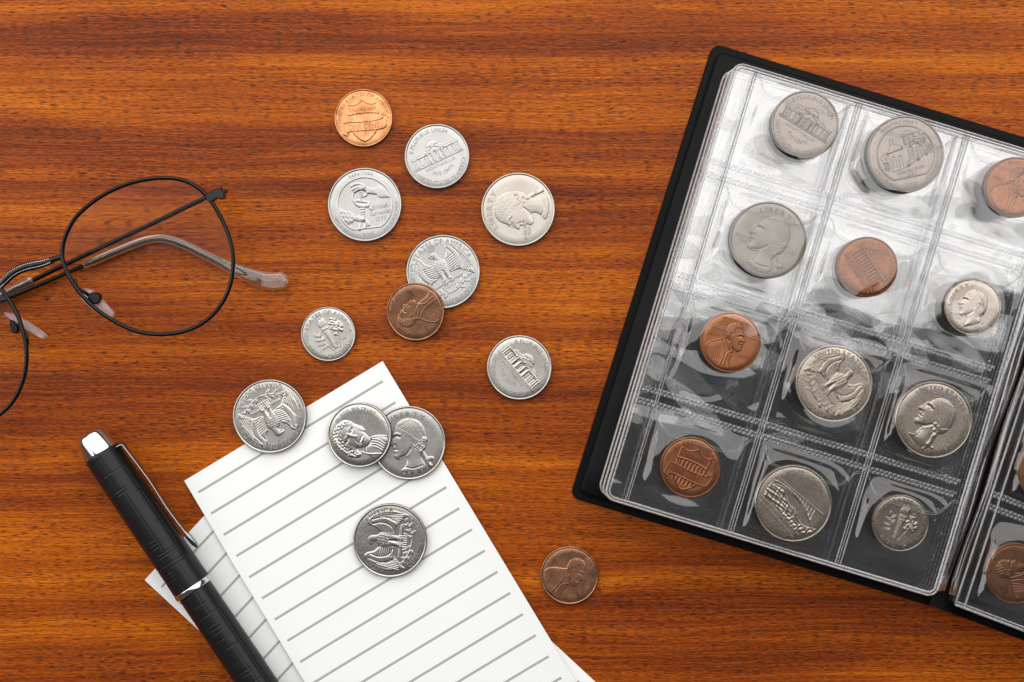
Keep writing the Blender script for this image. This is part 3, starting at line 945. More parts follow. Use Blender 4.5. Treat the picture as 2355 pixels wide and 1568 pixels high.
def d_bridge():
    R = Relief()
    R.line([(-0.66, 0.42), (0.82, 0.10)], 0.024, 0.8, 0)
    R.line([(-0.70, 0.30), (-0.50, 0.31), (-0.10, 0.24), (0.30, 0.06), (0.60, -0.20), (0.72, -0.32)], 0.03, 0.7)
    R.line([(-0.62, 0.24), (-0.30, 0.24), (0.10, 0.12), (0.50, -0.14), (0.68, -0.32)], 0.018, 0.5)
    for k in range(14):
        f = k / 13
        x = -0.62 + 1.2 * f
        yt = 0.42 - 0.216 * (x + 0.66)
        ya = np.interp(x, [-0.7, -0.5, -0.1, 0.3, 0.6], [0.30, 0.31, 0.24, 0.06, -0.20])
        R.line([(x, yt), (x, ya)], 0.012, 0.4, 0)
    hill = [(-0.74, 0.26), (-0.56, 0.22), (-0.36, 0.16), (-0.18, 0.0), (-0.02, -0.12), (0.12, -0.16), (0.26, -0.32), (0.0, -0.34), (-0.3, -0.30), (-0.6, -0.22), (-0.80, -0.16)]
    R.fill(hill, 0.45, 0.12, 0.3)
    R.rough(hill, 0.22, 21, 0.09)
    R.line([(-0.40, 0.18), (-0.20, 0.02), (-0.04, -0.10), (0.12, -0.14), (0.28, -0.30), (0.50, -0.40), (0.80, -0.34)], 0.028, 0.6)
    h2 = [(-0.20, -0.34), (0.10, -0.30), (0.40, -0.40), (0.80, -0.34), (0.72, -0.52), (0.40, -0.60), (0.10, -0.50)]
    R.fill(h2, 0.4, 0.1, 0.3)
    R.rough(h2, 0.24, 22, 0.08)
    R.line([(-0.82, -0.20), (-0.40, -0.34), (0.10, -0.50), (0.50, -0.66)], 0.014, 0.45, 0)
    R.line([(-0.78, -0.34), (-0.36, -0.48), (0.10, -0.64), (0.40, -0.78)], 0.014, 0.45, 0)
    return R


# ------------------------------------------------------------------ coin lettering
_glyphs = {}


def glyph(ch):
    if ch in _glyphs:
        return _glyphs[ch]
    cu = bpy.data.curves.new("glyph", 'FONT')
    cu.body = ch
    cu.size = 1.0
    cu.extrude = 0.03
    cu.bevel_depth = 0.035
    cu.bevel_resolution = 0
    cu.offset = -0.012
    cu.resolution_u = 3
    ob = bpy.data.objects.new("glyph", cu)
    COL.objects.link(ob)
    dg = bpy.context.evaluated_depsgraph_get()
    me = bpy.data.meshes.new_from_object(ob.evaluated_get(dg))
    v = np.array([tuple(x.co) for x in me.vertices]).reshape(-1, 3)
    f = [tuple(p.vertices) for p in me.polygons]
    bpy.data.objects.remove(ob)
    bpy.data.curves.remove(cu)
    bpy.data.meshes.remove(me)
    if len(v):
        x0, x1 = v[:, 0].min(), v[:, 0].max()
        v = v - np.array([(x0 + x1) / 2, 0, 0])
        f = [q for q in f if v[list(q), 2].max() > 1e-4]
        w = x1 - x0
    else:
        w = 0.25
    _glyphs[ch] = (v, f, w)
    return _glyphs[ch]


def text_geo(specs):
    """specs: ('arc', text, height, radius, start deg, end deg, inward) or ('line', text, height, x, y, deg, spread)
    -> vertices in unit-radius coin space with z in 0..1"""
    V, F = [], []

    def put(ch, size, x, y, ang, sx=1.0):
        v, f, w = glyph(ch)
        if not len(v):
            return
        c, s = math.cos(ang), math.sin(ang)
        o = sum(len(q) for q in V)
        px, py = v[:, 0] * size * sx, (v[:, 1] - 0.36) * size
        V.append(np.stack([x + px * c - py * s, y + px * s + py * c, np.clip(v[:, 2] / 0.065, -0.2, 1)], 1))
        F.extend([tuple(i + o for i in q) for q in f])

    for sp in specs:
        if sp[0] == 'arc':
            _, t, hgt, r, a0, a1, inward = sp
            size = hgt / 0.72
            ws = [(0.30 if c == ' ' else glyph(c)[2] + 0.13) for c in t]
            tot = sum(ws)
            acc = 0
            full = abs(math.radians(a1 - a0)) * r
            sx = min(1.25, max(0.6, full / (tot * size)))
            for c, w in zip(t, ws):
                f = (acc + w / 2) / tot
                a = math.radians(a0 + (a1 - a0) * f)
                put(c, size, r * math.cos(a), r * math.sin(a), a + (math.pi / 2 if inward else -math.pi / 2), sx)
                acc += w
        else:
            _, t, hgt, x, y, deg, spread = sp
            size = hgt / 0.72
            ws = [(0.30 if c == ' ' else glyph(c)[2] + 0.12) * size for c in t]
            sx = spread / sum(ws)
            a = math.radians(deg)
            acc = -spread / 2
            for c, w in zip(t, ws):
                xx = acc + w * sx / 2
                put(c, size, x + xx * math.cos(a), y + xx * math.sin(a), a, min(sx, 1.3))
                acc += w * sx
    return (np.concatenate(V) if V else np.zeros((0, 3))), F


USA = "UNITED STATES OF AMERICA"
DESIGN = {
    # name: (part name, drawing, {lettering part: specs})
    'eagle': ('eagle', d_eagle, {'legend': [('arc', USA, .135, .835, 182, -2, False), ('arc', "QUARTER DOLLAR", .135, .835, 219, 321, True)],
                                 'motto': [('line', "E PLURIBUS", .075, 0.0, .735, 0, .50), ('line', "UNUM", .075, 0.0, .655, 0, .24)]}),
    'quarter_head': ('portrait', d_quarter_head, {'legend': [('arc', "LIBERTY", .13, .79, 128, 45, False)],
                                                 'motto': [('line', "IN GOD WE", .085, -.62, -.14, -3, .42), ('line', "TRUST", .085, -.60, -.25, -3, .25)]}),
    'state_head': ('portrait', d_state_head, {'legend': [('arc', USA, .11, .84, 158, -38, False), ('arc', "QUARTER DOLLAR", .11, .84, 205, 300, True)],
                                              'motto': [('line', "LIBERTY", .085, -.68, -.05, 3, .34), ('line', "IN", .07, .58, -.24, 0, .07), ('line', "GOD WE", .07, .59, -.33, 0, .26), ('line', "TRUST", .07, .58, -.42, 0, .21), ('line', "D", .07, .52, -.55, 0, .06)]}),
    'mansion': ('building', d_mansion, {'legend': [('arc', "E PLURIBUS UNUM", .12, .82, 150, 42, False), ('arc', USA, .125, .82, 200, 335, True)],
                                        'value': [('line', "MONTICELLO", .085, 0, -.27, 0, 1.0), ('arc', "FIVE CENTS", .105, .53, 232, 308, True)]}),
    'nickel_face': ('portrait', d_nickel_face, {'legend': [('arc', "IN GOD WE TRUST", .10, .83, 82, -18, False)],
                                               'motto': [('line', "Liberty", .13, .52, -.40, 40, .44)]}),
    'torch': ('torch', d_torch, {'legend': [('arc', USA, .135, .82, 207, -27, False), ('arc', "ONE DIME", .16, .80, 238, 302, True)],
                                 'motto': [('line', "E PLU", .085, -.42, -.43, 0, .28), ('line', "RIB", .085, -.13, -.43, 0, .14), ('line', "US U", .085, .15, -.43, 0, .18), ('line', "NUM", .085, .42, -.43, 0, .22)]}),
    'dime_head': ('portrait', d_dime_head, {'legend': [('arc', "LIBERTY", .13, .80, 188, 108, False)],
                                            'motto': [('line', "IN GOD", .075, -.60, -.36, -4, .30), ('line', "WE TRUST", .075, -.50, -.47, -4, .40)]}),
    'penny_head': ('portrait', d_penny_head, {'legend': [('arc', "IN GOD WE TRUST", .10, .83, 122, 18, False)],
                                             'motto': [('line', "LIBERTY", .095, -.60, .12, -9, .42)]}),
    'shield': ('shield', d_shield, {'legend': [('arc', USA, .115, .83, 188, -8, False)],
                                    'value': [('line', "E PLURIBUS UNUM", .12, 0, .32, 0, .92), ('line', "ONE CENT", .19, 0, -.27, 0, 1.12)]}),
    'temple': ('building', d_temple, {'legend': [('arc', USA, .12, .82, 172, 8, False), ('arc', "ONE CENT", .15, .78, 230, 310, True)],
                                      'motto': [('line', "E PLURIBUS", .075, 0, .60, 0, .46), ('line', "UNUM", .075, 0, .51, 0, .22)]}),
    'hands': ('hands', d_hands, {'legend': [('arc', "SARATOGA", .085, .86, 113, 67, False), ('arc', "NEW YORK", .075, .86, 196, 232, True), ('arc', "E PLURIBUS UNUM", .07, .86, 300, 360, True), ('arc', "2015", .095, .80, 258, 282, True)],
                                 'motto': [('line', "British", .115, .40, -.09, 3, .46), ('line', "Surrender", .11, .40, -.25, 5, .58), ('line', "1777", .10, .40, -.42, 5, .30)]}),
    'fort': ('building', d_fort, {'legend': [('arc', "HARPERS FERRY", .085, .85, 125, 55, False), ('arc', "WEST VIRGINIA", .075, .85, 195, 245, True), ('arc', "E PLURIBUS UNUM", .07, .85, 300, 360, True), ('arc', "2016", .095, .80, 257, 283, True)],
                                  'motto': [('line', "JOHN BROWN'S", .085, .05, -.43, 4, .74), ('line', "FORT", .085, .07, -.535, 4, .28)]}),
    'bridge': ('bridge', d_bridge, {'legend': [('arc', "WEST VIRGINIA", .115, .82, 132, 40, False), ('line', "1863", .10, .12, .58, 3, .28)],
                                    'motto': [('line', "NEW RIVER GORGE", .075, -.16, -.47, -18, .80), ('line', "2005", .11, -.16, -.66, -5, .30), ('arc', "E PLURIBUS UNUM", .075, .86, 222, 292, True)]}),
}
KINDS = {'quarter': (12.13, 1.75, 119), 'nickel': (10.605, 1.95, 0), 'penny': (9.525, 1.52, 0), 'dime': (8.955, 1.35, 118)}
MM = 0.001
FIELD, RELIEF, LETTER, DISH = 0.24, 0.21, 0.22, 0.10     # mm: field below rim, relief and letter height, hollow of the field
_cache = {}


def field_z(kind, rr):
    R, t, _ = KINDS[kind]
    return t - FIELD - DISH * (1 - np.clip(rr / 0.94, 0, 1) ** 2)


def coin_body(kind):
    key = ('body', kind)
    if key in _cache:
        return _cache[key]
    R, t, reeds = KINDS[kind]
    n = reeds * 2 if reeds else 144
    rings = [(0.0, 0.0), (0.93, 0.0), (0.985, 0.06), (1.0, 0.14), (1.0, t - 0.14)]
    V, F = [], []

    def ring(rf, z, reed=True):
        base = len(V)
        for k in range(n):
            a = 2 * math.pi * k / n
            r = R * rf * (1 - (0.007 if (reeds and reed and rf > 0.98 and k % 2) else 0))
            V.append((r * math.cos(a) * MM, r * math.sin(a) * MM, z * MM))
        return base

    def strip(b0, b1):
        for k in range(n):
            k2 = (k + 1) % n
            F.append((b0 + k, b0 + k2, b1 + k2, b1 + k))
    V.append((0, 0, 0))
    b = ring(0.93, 0.0)
    for k in range(n):
        F.append((0, b + (k + 1) % n, b + k))
    for rf, z in rings[2:]:
        c = ring(rf, z)
        strip(b, c)
        b = c
    c = ring(0.945, t - FIELD - 0.06, False)
    strip(b, c)
    b = c
    for rf in (0.925, 0.75, 0.6, 0.45, 0.3, 0.15):
        c = ring(rf, float(field_z(kind, rf)), False)
        strip(b, c)
        b = c
    V.append((0, 0, float(field_z(kind, 0.0)) * MM))
    for k in range(n):
        F.append((len(V) - 1, b + k, b + (k + 1) % n))
    me = make_mesh(kind + "_body", V, F)
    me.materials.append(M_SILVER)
    me.materials.append(M_CLAD if kind in ('quarter', 'dime') else (M_NICKELSHADE if kind == 'nickel' else M_DARKC))  # side metals carry painted shade; quarter and dime are also really copper-clad
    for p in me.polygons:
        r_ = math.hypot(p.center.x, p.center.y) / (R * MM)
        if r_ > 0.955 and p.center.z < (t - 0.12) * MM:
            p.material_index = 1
    # rim: raised ring closing the edge
    V, F = [], []
    prof = [(1.0, t - 0.14), (0.993, t - 0.05), (0.984, t), (0.968, t), (0.955, t - 0.05), (0.938, t - FIELD - 0.02)]
    b = None
    for rf, z in prof:
        base = len(V)
        for k in range(n):
            a = 2 * math.pi * k / n
            r = R * rf * (1 - (0.007 if (reeds and rf > 0.99 and k % 2) else 0))
            V.append((r * math.cos(a) * MM, r * math.sin(a) * MM, z * MM))
        if b is not None:
            for k in range(n):
                k2 = (k + 1) % n
                F.append((b + k, b + k2, base + k2, base + k))
        b = base
    rim = make_mesh(kind + "_rim", V, F)
    _cache[key] = (me, rim)
    return _cache[key]


def relief_mesh(kind, design, worn=1.0):
    key = ('relief', kind, design, worn)
    if key in _cache:
        return _cache[key]
    R, t, _ = KINDS[kind]
    h = DESIGN[design][1]().h
    rr = np.hypot(GX, GY)
    h = np.where(rr < 0.905, h, 0)
    k = h.copy()                                    # one light blur keeps the walls of the relief from stair-stepping
    k[1:-1, 1:-1] = (4 * h[1:-1, 1:-1] + h[:-2, 1:-1] + h[2:, 1:-1] + h[1:-1, :-2] + h[1:-1, 2:]) / 8
    h = k
    m = h > 0.015
    q = m[:-1, :-1] | m[1:, :-1] | m[:-1, 1:] | m[1:, 1:]
    z = field_z(kind, rr) + h * RELIEF * worn - np.where(m, 0.0, 0.012)
    idx = -np.ones(h.shape, int)
    used = np.zeros(h.shape, bool)
    used[:-1, :-1] |= q; used[1:, :-1] |= q; used[:-1, 1:] |= q; used[1:, 1:] |= q
    idx[used] = np.arange(used.sum())
    V = np.stack([GX[used] * R * MM, GY[used] * R * MM, z[used] * MM], 1)
    I, J = np.nonzero(q)
    F = np.stack([idx[I, J], idx[I, J + 1], idx[I + 1, J + 1], idx[I + 1, J]], 1)
    me = make_mesh(design, V, F)
    _cache[key] = me
    return me


def letter_mesh(kind, key2, specs):
    key = ('letter', kind, key2)
    if key in _cache:
        return _cache[key]
    R, t, _ = KINDS[kind]
    v, f = text_geo(specs)
    rr = np.hypot(v[:, 0], v[:, 1])
    h = v[:, 2] * LETTER
    if key2[-1] == 'value' and key2[0] == 'shield':
        h = h + 0.5 * RELIEF
    z = field_z(kind, rr) + h
    me = make_mesh(key2[-1], np.stack([v[:, 0] * R * MM, v[:, 1] * R * MM, z * MM], 1), f, False)
    _cache[key] = me
    return me


DATES = {
    'quarter_head': lambda y: [('arc', y, .12, .80, 249, 291, True)],
    'penny_head': lambda y: [('line', y, .12, .52, -.36, 0, .36)],
    'nickel_face': lambda y: [('line', y, .10, .56, -.56, 40, .30), ('line', "P", .06, .64, -.60, 40, .05)],
    'dime_head': lambda y: [('line', y, .11, .34, -.70, 8, .30), ('line', "P", .08, .46, -.52, 0, .08)],
}


def coin(kind, design, px, py, z, rot, mat, label, group, year=None, tilt=None, worn=1.0):
    R, t, _ = KINDS[kind]
    o = empty(kind, W(px, py, z + t * MM * 0.5))
    o.location.z = z
    m = Matrix.Rotation(math.radians(rot), 4, 'Z')
    if tilt:
        m = Matrix.Rotation(math.radians(tilt[1]), 4, Vector((math.cos(math.radians(tilt[0])), math.sin(math.radians(tilt[0])), 0))) @ m
    o.rotation_euler = m.to_euler()
    tag(o, label, "coin", group)
    body, rim = coin_body(kind)
    link("body", body, mat, o)
    link("rim", rim, mat, o)
    link(DESIGN[design][0], relief_mesh(kind, design, worn), mat, o)
    for part, specs in DESIGN[design][2].items():
        link(part, letter_mesh(kind, (design, part), specs), mat, o)
    if year:
        link("date", letter_mesh(kind, (design, year, 'date'), DATES[design](year)), mat, o)
    return o


G_T = "loose coins scattered on the table and cards"
G_A = "coins in the album pockets"
ZC = 0.0004    # card thickness
coin('penny', 'shield', 836, 272, 0, 5, M_GOLDC, "bright orange copper coin with shield and ONE CENT banner, loose on the table", G_T)
coin('nickel', 'mansion', 1005, 360, 0, 25, M_SILVER, "pale silvery coin with domed building, beside the bright orange copper coin", G_T)
coin('quarter', 'hands', 839, 471, 0, 7, M_SILVER, "silvery coin showing two hands on a sword and words British Surrender", G_T)
coin('quarter', 'quarter_head', 1191, 482, 0, 95, M_WARM, "silvery 1987 coin with sideways man's head and LIBERTY", G_T, "1987")
coin('quarter', 'eagle', 1019, 625, 0, 30, M_SILVER, "silvery eagle coin partly covered by a brown copper coin", G_T)
coin('penny', 'penny_head', 956, 716, 0.00128, 135, M_BROWNC, "brown copper coin leaning on the edge of a silvery eagle coin", G_T, "2018", (-35, 7.5), 0.55)
coin('dime', 'torch', 755, 768, 0, 30, M_GREY, "small silvery coin with torch and ONE DIME, loose on the table", G_T)
coin('nickel', 'mansion', 1194, 845, 0, -50, M_GREY, "worn grey coin with domed building, lying alone on bare wood", G_T)
coin('quarter', 'eagle', 621, 957, ZC * 2.05, 208, M_GREY, "grey eagle coin lying half on wood and half on the ruled card", G_T)
coin('quarter', 'quarter_head', 940, 1018, ZC * 2.05, 10, M_GREY, "grey 1983 head coin on the card, partly under another coin", G_T, "1983")
coin('nickel', 'nickel_face', 828, 1000, ZC * 2.05 + 0.00127, 70, M_SHINY, "shiny 2020 coin with facing portrait, resting on a grey 1983 coin", G_T, "2020", (-99, 6.8))
coin('quarter', 'eagle', 897, 1242, ZC * 2.05, 85, M_GREY, "grey eagle coin lying alone in the middle of the ruled card", G_T)
coin('penny', 'penny_head', 1309, 1322, 0, -35, M_BROWNC, "brown 2016 copper coin lying alone between the card and the album", G_T, "2016", None, 0.55)

# ------------------------------------------------------------------ ruled cards
def card(px, py, ang, z0, label, curl):
    wd, ln, th = 0.0762, 0.152, ZC
    nx, ny = 40, 64
    c, s = 0.0, 0.0
    V, F = [], []
    for side in (1, 0):
        for j in range(ny + 1):
            for i in range(nx + 1):
                x, y = wd * i / nx, -ln * j / ny
                z = curl(x, -y)
                V.append((x, y, z + (th if side else 0)))
    n1 = (nx + 1) * (ny + 1)
    ix = lambda i, j: j * (nx + 1) + i
    for j in range(ny):
        for i in range(nx):
            a, b, c2, d = ix(i, j), ix(i + 1, j), ix(i + 1, j + 1), ix(i, j + 1)
            F.append((a, d, c2, b))
            F.append((n1 + a, n1 + b, n1 + c2, n1 + d))
    bd = [ix(i, 0) for i in range(nx + 1)] + [ix(nx, j) for j in range(1, ny + 1)] + [ix(i, ny) for i in range(nx - 1, -1, -1)] + [ix(0, j) for j in range(ny - 1, 0, -1)]
    for k in range(len(bd)):
        a, b = bd[k], bd[(k + 1) % len(bd)]
        F.append((a, b, n1 + b, n1 + a))
    me = make_mesh("card", V, F, False)
    o = link("ruled_card", me, M_PAPER)
    o.location = W(px, py, z0)
    o.rotation_euler = (0, 0, math.radians(ang))
    return tag(o, label, "card", "ruled note cards")


card(333, 1333, 47.2, 0.00005, "white ruled card lying under another card and the black pen",
     lambda x, y: 0.0)
card(424, 1105, 31.1, ZC + 0.0001, "white ruled card on top, with three silvery coins lying on it",
     lambda x, y: 0.0010 * max(0.0, 1 - x / 0.016) ** 2 * min(1, y / 0.03) + 0.0007 * max(0.0, (x - 0.062) / 0.0142) ** 2 * min(1, max(0, (y - 0.02) / 0.03)))

# ------------------------------------------------------------------ pen
pen = empty("fountain_pen", W(206, 997, 0.0066))
pen.location.z = 0.0
tag(pen, "black engraved pen with chrome end, clip and band, lying across the cards", "pen")
PEN_Z = 0.0071
ax_d = Vector((226, -335, 0)).normalized()
pen.rotation_euler = (0, 0, math.atan2(ax_d.y, ax_d.x))      # local +x runs down the pen


def lathe_x(name, prof, groove=None, n=96, ns=None, mat=None, parent=None):
    """surface of revolution about the pen axis; prof = [(s mm, r mm)], groove(s, theta) -> mm taken off"""
    prof = np.array(prof, float)
    if ns:
        s = np.linspace(prof[0, 0], prof[-1, 0], ns)
        r = np.interp(s, prof[:, 0], prof[:, 1])
    else:
        s, r = prof[:, 0], prof[:, 1]
    th = np.arange(n) * 2 * math.pi / n
    S, T = np.meshgrid(s, th, indexing='ij')
    Rr = np.repeat(r[:, None], n, 1)
    if groove is not None:
        Rr = Rr - groove(S, T)
    V = np.stack([S * MM, Rr * np.cos(T) * MM, PEN_Z + Rr * np.sin(T) * MM], -1).reshape(-1, 3)
    F = []
    m = len(s)
    for i in range(m - 1):
        for k in range(n):
            k2 = (k + 1) % n
            F.append((i * n + k, (i + 1) * n + k, (i + 1) * n + k2, i * n + k2))
    F.append(tuple(range(n)))
    F.append(tuple(range((m - 1) * n + n - 1, (m - 1) * n - 1, -1)))
    me = make_mesh(name, V, F)
    return link(name, me, mat, parent)


def groove_field(rings, longs):
    """rings: (s, theta0, theta1) arcs cut round the pen; longs: (theta, s0, s1) cuts along it (theta in degrees, 90 = up)"""
    def f(S, T):
        g = np.zeros(S.shape)
        D_ = np.degrees(T)
        for s0, a0, a1 in rings:
            m = ((D_ - a0) % 360) <= (a1 - a0)
            g = np.maximum(g, np.where(m, 0.085 * np.exp(-((S - s0) / 0.17) ** 2), 0))
        for a, s0, s1 in longs:
            dd = ((D_ - a + 180) % 360 - 180) * math.pi / 180 * 6.3
            m = (S >= s0) & (S <= s1)
            g = np.maximum(g, np.where(m, 0.085 * np.exp(-(dd / 0.19) ** 2), 0))
        return g
    return f


lathe_x("end_cap", [tuple(q) for q in spline([(-0.35, 0.3), (-0.28, 2.0), (-0.05, 3.4), (0.5, 4.35), (1.4, 4.85), (4, 5.40), (7.3, 5.85), (7.6, 5.7)], 8)], n=120, mat=M_CHROME, parent=pen)
cap_r = [(15, 0, 360), (21.2, 70, 150), (22.4, 70, 130), (24.5, -20, 70), (40.5, 90, 175), (41.8, 90, 175), (43, 90, 150), (45.5, 10, 110), (46.6, 10, 110),
         (49.5, 20, 200), (52, 95, 170), (53.2, 95, 170), (54.4, 95, 170), (50.8, 0, 95), (36, 5, 60)]
cap_l = [(118, 7.6, 24), (88, 7.6, 15), (98, 15, 22), (112, 22, 41), (84, 22, 46), (62, 15, 48), (120, 40.5, 49.5), (70, 46, 58.6), (100, 46.6, 58.6), (140, 15, 30), (40, 15, 46)]
lathe_x("cap", [(7.6, 5.95), (8.2, 6.05), (30, 6.28), (50, 6.35), (59.4, 6.4)], groove_field(cap_r, cap_l), n=200, ns=420, mat=M_PENBLK, parent=pen)
lathe_x("band", [(59.4, 6.3), (59.45, 6.46), (59.7, 6.54), (61.0, 6.54), (61.25, 6.46), (61.3, 5.9)], n=96, mat=M_CHROME, parent=pen)
bar_r = [(66, 60, 110), (70, 0, 200), (73.5, 80, 170), (75, 60, 140), (76.4, 60, 140), (79, 80, 180), (82.5, 0, 100), (88, 90, 170), (91.5, 60, 110), (92.8, 60, 110), (96, 0, 90), (101, 60, 150), (108, 80, 170), (115, 0, 180)]
bar_l = [(75, 62, 70), (105, 64, 75), (62, 70, 80), (118, 76, 96), (98, 79, 92), (70, 82, 118), (110, 96, 118), (85, 101, 118), (45, 70, 100)]
lathe_x("barrel", [(61.3, 5.75), (62.3, 5.8), (90, 5.9), (112, 5.8), (126, 5.2), (134, 4.4)], groove_field(bar_r, bar_l), n=200, ns=520, mat=M_PENBLK, parent=pen)
lathe_x("tail_cap", [(134, 4.5), (134.2, 4.6), (138, 4.1), (139.5, 3.0), (140, 0.5)], n=72, mat=M_CHROME, parent=pen)
# clip: a narrow sprung bar beside the cap (local +y is the far side, -y ... up in the picture's right)
cs = spline([(8.9, 6.0), (9.3, 7.6), (11, 7.9), (24, 8.5), (34, 8.2), (44.5, 8.7), (50.2, 9.2)], 8)
V, F = [], []
for i, (sx, oy) in enumerate(cs):
    tn = cs[min(i + 1, len(cs) - 1)] - cs[max(i - 1, 0)]
    tn /= np.linalg.norm(tn)
    nx_, ny_ = -tn[1], tn[0]
    hw = np.interp(sx, [8, 14, 44, 47, 50.2], [1.7, 1.7, 1.25, 1.3, 0.7])
    tk = np.interp(sx, [8, 12, 44, 45.2, 48.5, 50.2], [0.5, 0.42, 0.40, 0.95, 0.85, 0.4])
    for a in range(12):
        an = 2 * math.pi * a / 12
        ca, sa = math.cos(an), math.sin(an)
        ca, sa = math.copysign(abs(ca) ** 0.5, ca), math.copysign(abs(sa) ** 0.5, sa)
        V.append(((sx + nx_ * tk * ca) * MM, (oy + ny_ * tk * ca) * MM, PEN_Z + (2.2 + hw * sa) * MM))
nr = len(cs)
for i in range(nr - 1):
    for a in range(12):
        a2 = (a + 1) % 12
        F.append((i * 12 + a, i * 12 + a2, (i + 1) * 12 + a2, (i + 1) * 12 + a))
F.append(tuple(range(11, -1, -1)))
F.append(tuple(range((nr - 1) * 12, nr * 12)))
link("clip", make_mesh("clip", V, F), M_CHROMESHADE, pen)

# ------------------------------------------------------------------ eyeglasses (lying on their folded temples)
specs_o = empty("eyeglasses", (0, 0, 0))
tag(specs_o, "thin black wire eyeglasses with clear temple tips folded on the table", "eyeglasses")
ZR = 0.0125


def G(cx, cy, z):
    """sketch of the glasses (1711-wide detail) -> metres"""
    v = W(cx * 0.4031, cy * 0.4031 + 344.8, z)
    return (v.x, v.y, v.z)


rimR = [(355, 600), (366, 515), (402, 430), (455, 360), (560, 275), (680, 212), (800, 175), (925, 160), (1040, 172), (1130, 217), (1195, 280), (1245, 358), (1290, 450),
        (1320, 550), (1330, 640), (1320, 740), (1290, 830), (1240, 910), (1170, 978), (1080, 1025), (980, 1048), (860, 1050), (750, 1024), (640, 970), (540, 900), (460, 820), (400, 730), (370, 665)]
rimL = [(-20, 770), (60, 868), (104, 950), (132, 1040), (150, 1125), (150, 1220), (130, 1320), (80, 1425), (0, 1508), (-140, 1590), (-340, 1640), (-560, 1600), (-740, 1480),
        (-840, 1290), (-840, 1080), (-760, 900), (-600, 770), (-400, 690), (-180, 690)]


def tiltz(cx, cy):      # the front is not quite level: it sits higher near the hinges
    return ZR + 0.0012 * math.sin(cx * 0.002) - 0.000002 * (cy - 600)


for nm, loop in (("R", rimR), ("L", rimL)):
    lp = spline(loop, 5, True)
    path = [G(x, y, tiltz(x, y)) for x, y in lp]
    rim = link("rim", tube_mesh("rim", path, 0.00068, 12, True, 1.2), M_FRAME, specs_o)
    # lens: a thin meniscus inside the rim
    c = np.mean(lp, 0)
    V, F = [], []
    rings = [1.0, 0.85, 0.65, 0.4]
    n = len(lp)
    for rr in rings:
        for x, y in lp:
            X, Y = c[0] + (x - c[0]) * rr, c[1] + (y - c[1]) * rr
            V.append(G(X, Y, tiltz(X, Y) + 0.0016 * (1 - rr * rr)))
    V.append(G(c[0], c[1], tiltz(c[0], c[1]) + 0.0016))
    for i in range(len(rings) - 1):
        for k in range(n):
            k2 = (k + 1) % n
            F.append((i * n + k, i * n + k2, (i + 1) * n + k2, (i + 1) * n + k))
    for k in range(n):
        F.append(((len(rings) - 1) * n + k, (len(rings) - 1) * n + (k + 1) % n, len(V) - 1))
    link("lens", make_mesh("lens", V, F), M_LENS, specs_o)

# bridge with two beaded ridges
br = spline([(352, 612), (315, 620), (250, 645), (150, 668), (75, 702), (20, 752), (-25, 800)], 8)
bpath = [G(x, y, tiltz(x, y) + 0.0008 * math.sin(math.pi * i / (len(br) - 1))) for i, (x, y) in enumerate(br)]
bw = [np.interp(i / (len(br) - 1), [0, 0.2, 0.4, 0.8, 1], [0.7, 1.0, 1.45, 1.5, 1.0]) * MM for i in range(len(br))]
bridge = link("bridge", tube_mesh("bridge", bpath, bw, 12, False, 0.65), M_FRAME, specs_o)
V, F = [], []
bp = np.array(bpath)
cum = np.concatenate([[0], np.cumsum(np.linalg.norm(np.diff(bp, axis=0), axis=1))])
for off in (-0.55, 0.55):
    for q in np.arange(0.004, cum[-1] - 0.001, 0.00062):
        i = np.searchsorted(cum, q) - 1
        t = (q - cum[i]) / (cum[i + 1] - cum[i])
        p = bp[i] * (1 - t) + bp[i + 1] * t
        dirv = bp[i + 1] - bp[i]
        sv = np.cross(dirv, (0, 0, 1)); sv /= np.linalg.norm(sv)
        ctr = p + sv * off * np.interp(q, cum, bw) + np.array([0, 0, 0.00072])
        o_ = len(V)
        r_ = 0.00024
        for k in range(6):
            a = k * math.pi / 3
            V.append(ctr + np.array([r_ * math.cos(a), r_ * math.sin(a), 0]))
        V.append(ctr + np.array([0, 0, r_]))
        F += [(o_ + k, o_ + (k + 1) % 6, o_ + 6) for k in range(6)]
link("beading", make_mesh("beading", V, F), M_BRASS, bridge)

# temples: wire, then clear tip with the wire running inside it
wireA = [G(*p) for p in ((1195, 262, 0.0105), (900, 405, 0.0085), (640, 527, 0.0065), (380, 650, 0.0050), (190, 742, 0.0040), (0, 832, 0.0034), (-200, 930, 0.0032))]
tA = link("temple", tube_mesh("temple", spline(wireA, 6), 0.00078, 12, False, 1.25), M_FRAME, specs_o)
tipA = [G(*p) for p in ((192, 741, 0.0040), (100, 785, 0.0037), (0, 832, 0.0034), (-150, 905, 0.0032), (-300, 985, 0.003), (-480, 1100, 0.003))]
tp = spline(tipA, 8)
link("temple_tip", tube_mesh("temple_tip", tp, np.interp(np.linspace(0, 1, len(tp)), [0, .05, .6, .9, 1], [1.1, 1.5, 1.7, 2.8, 1.2]) * MM, 14, False, 0.8), M_CLEAR, tA)
wireB = [G(*p) for p in ((-700, 1130, 0.0105), (-350, 1000, 0.008), (-100, 905, 0.0062), (150, 800, 0.0042), (380, 702, 0.0031), (500, 650, 0.0026), (640, 595, 0.0022), (790, 538, 0.002), (880, 517, 0.002),
                         (960, 520, 0.002), (1060, 548, 0.002), (1180, 600, 0.002), (1330, 660, 0.002), (1490, 730, 0.002))]
tB = link("temple", tube_mesh("temple", spline(wireB, 6), 0.00072, 12, False, 1.2), M_FRAME, specs_o)
tipB = [G(*p) for p in ((478, 658, 0.0027), (640, 588, 0.0022), (790, 528, 0.002), (880, 506, 0.002), (960, 510, 0.002), (1060, 545, 0.002), (1180, 604, 0.002), (1330, 678, 0.002), (1440, 722, 0.002),
                        (1540, 748, 0.002), (1610, 742, 0.002), (1644, 730, 0.002))]
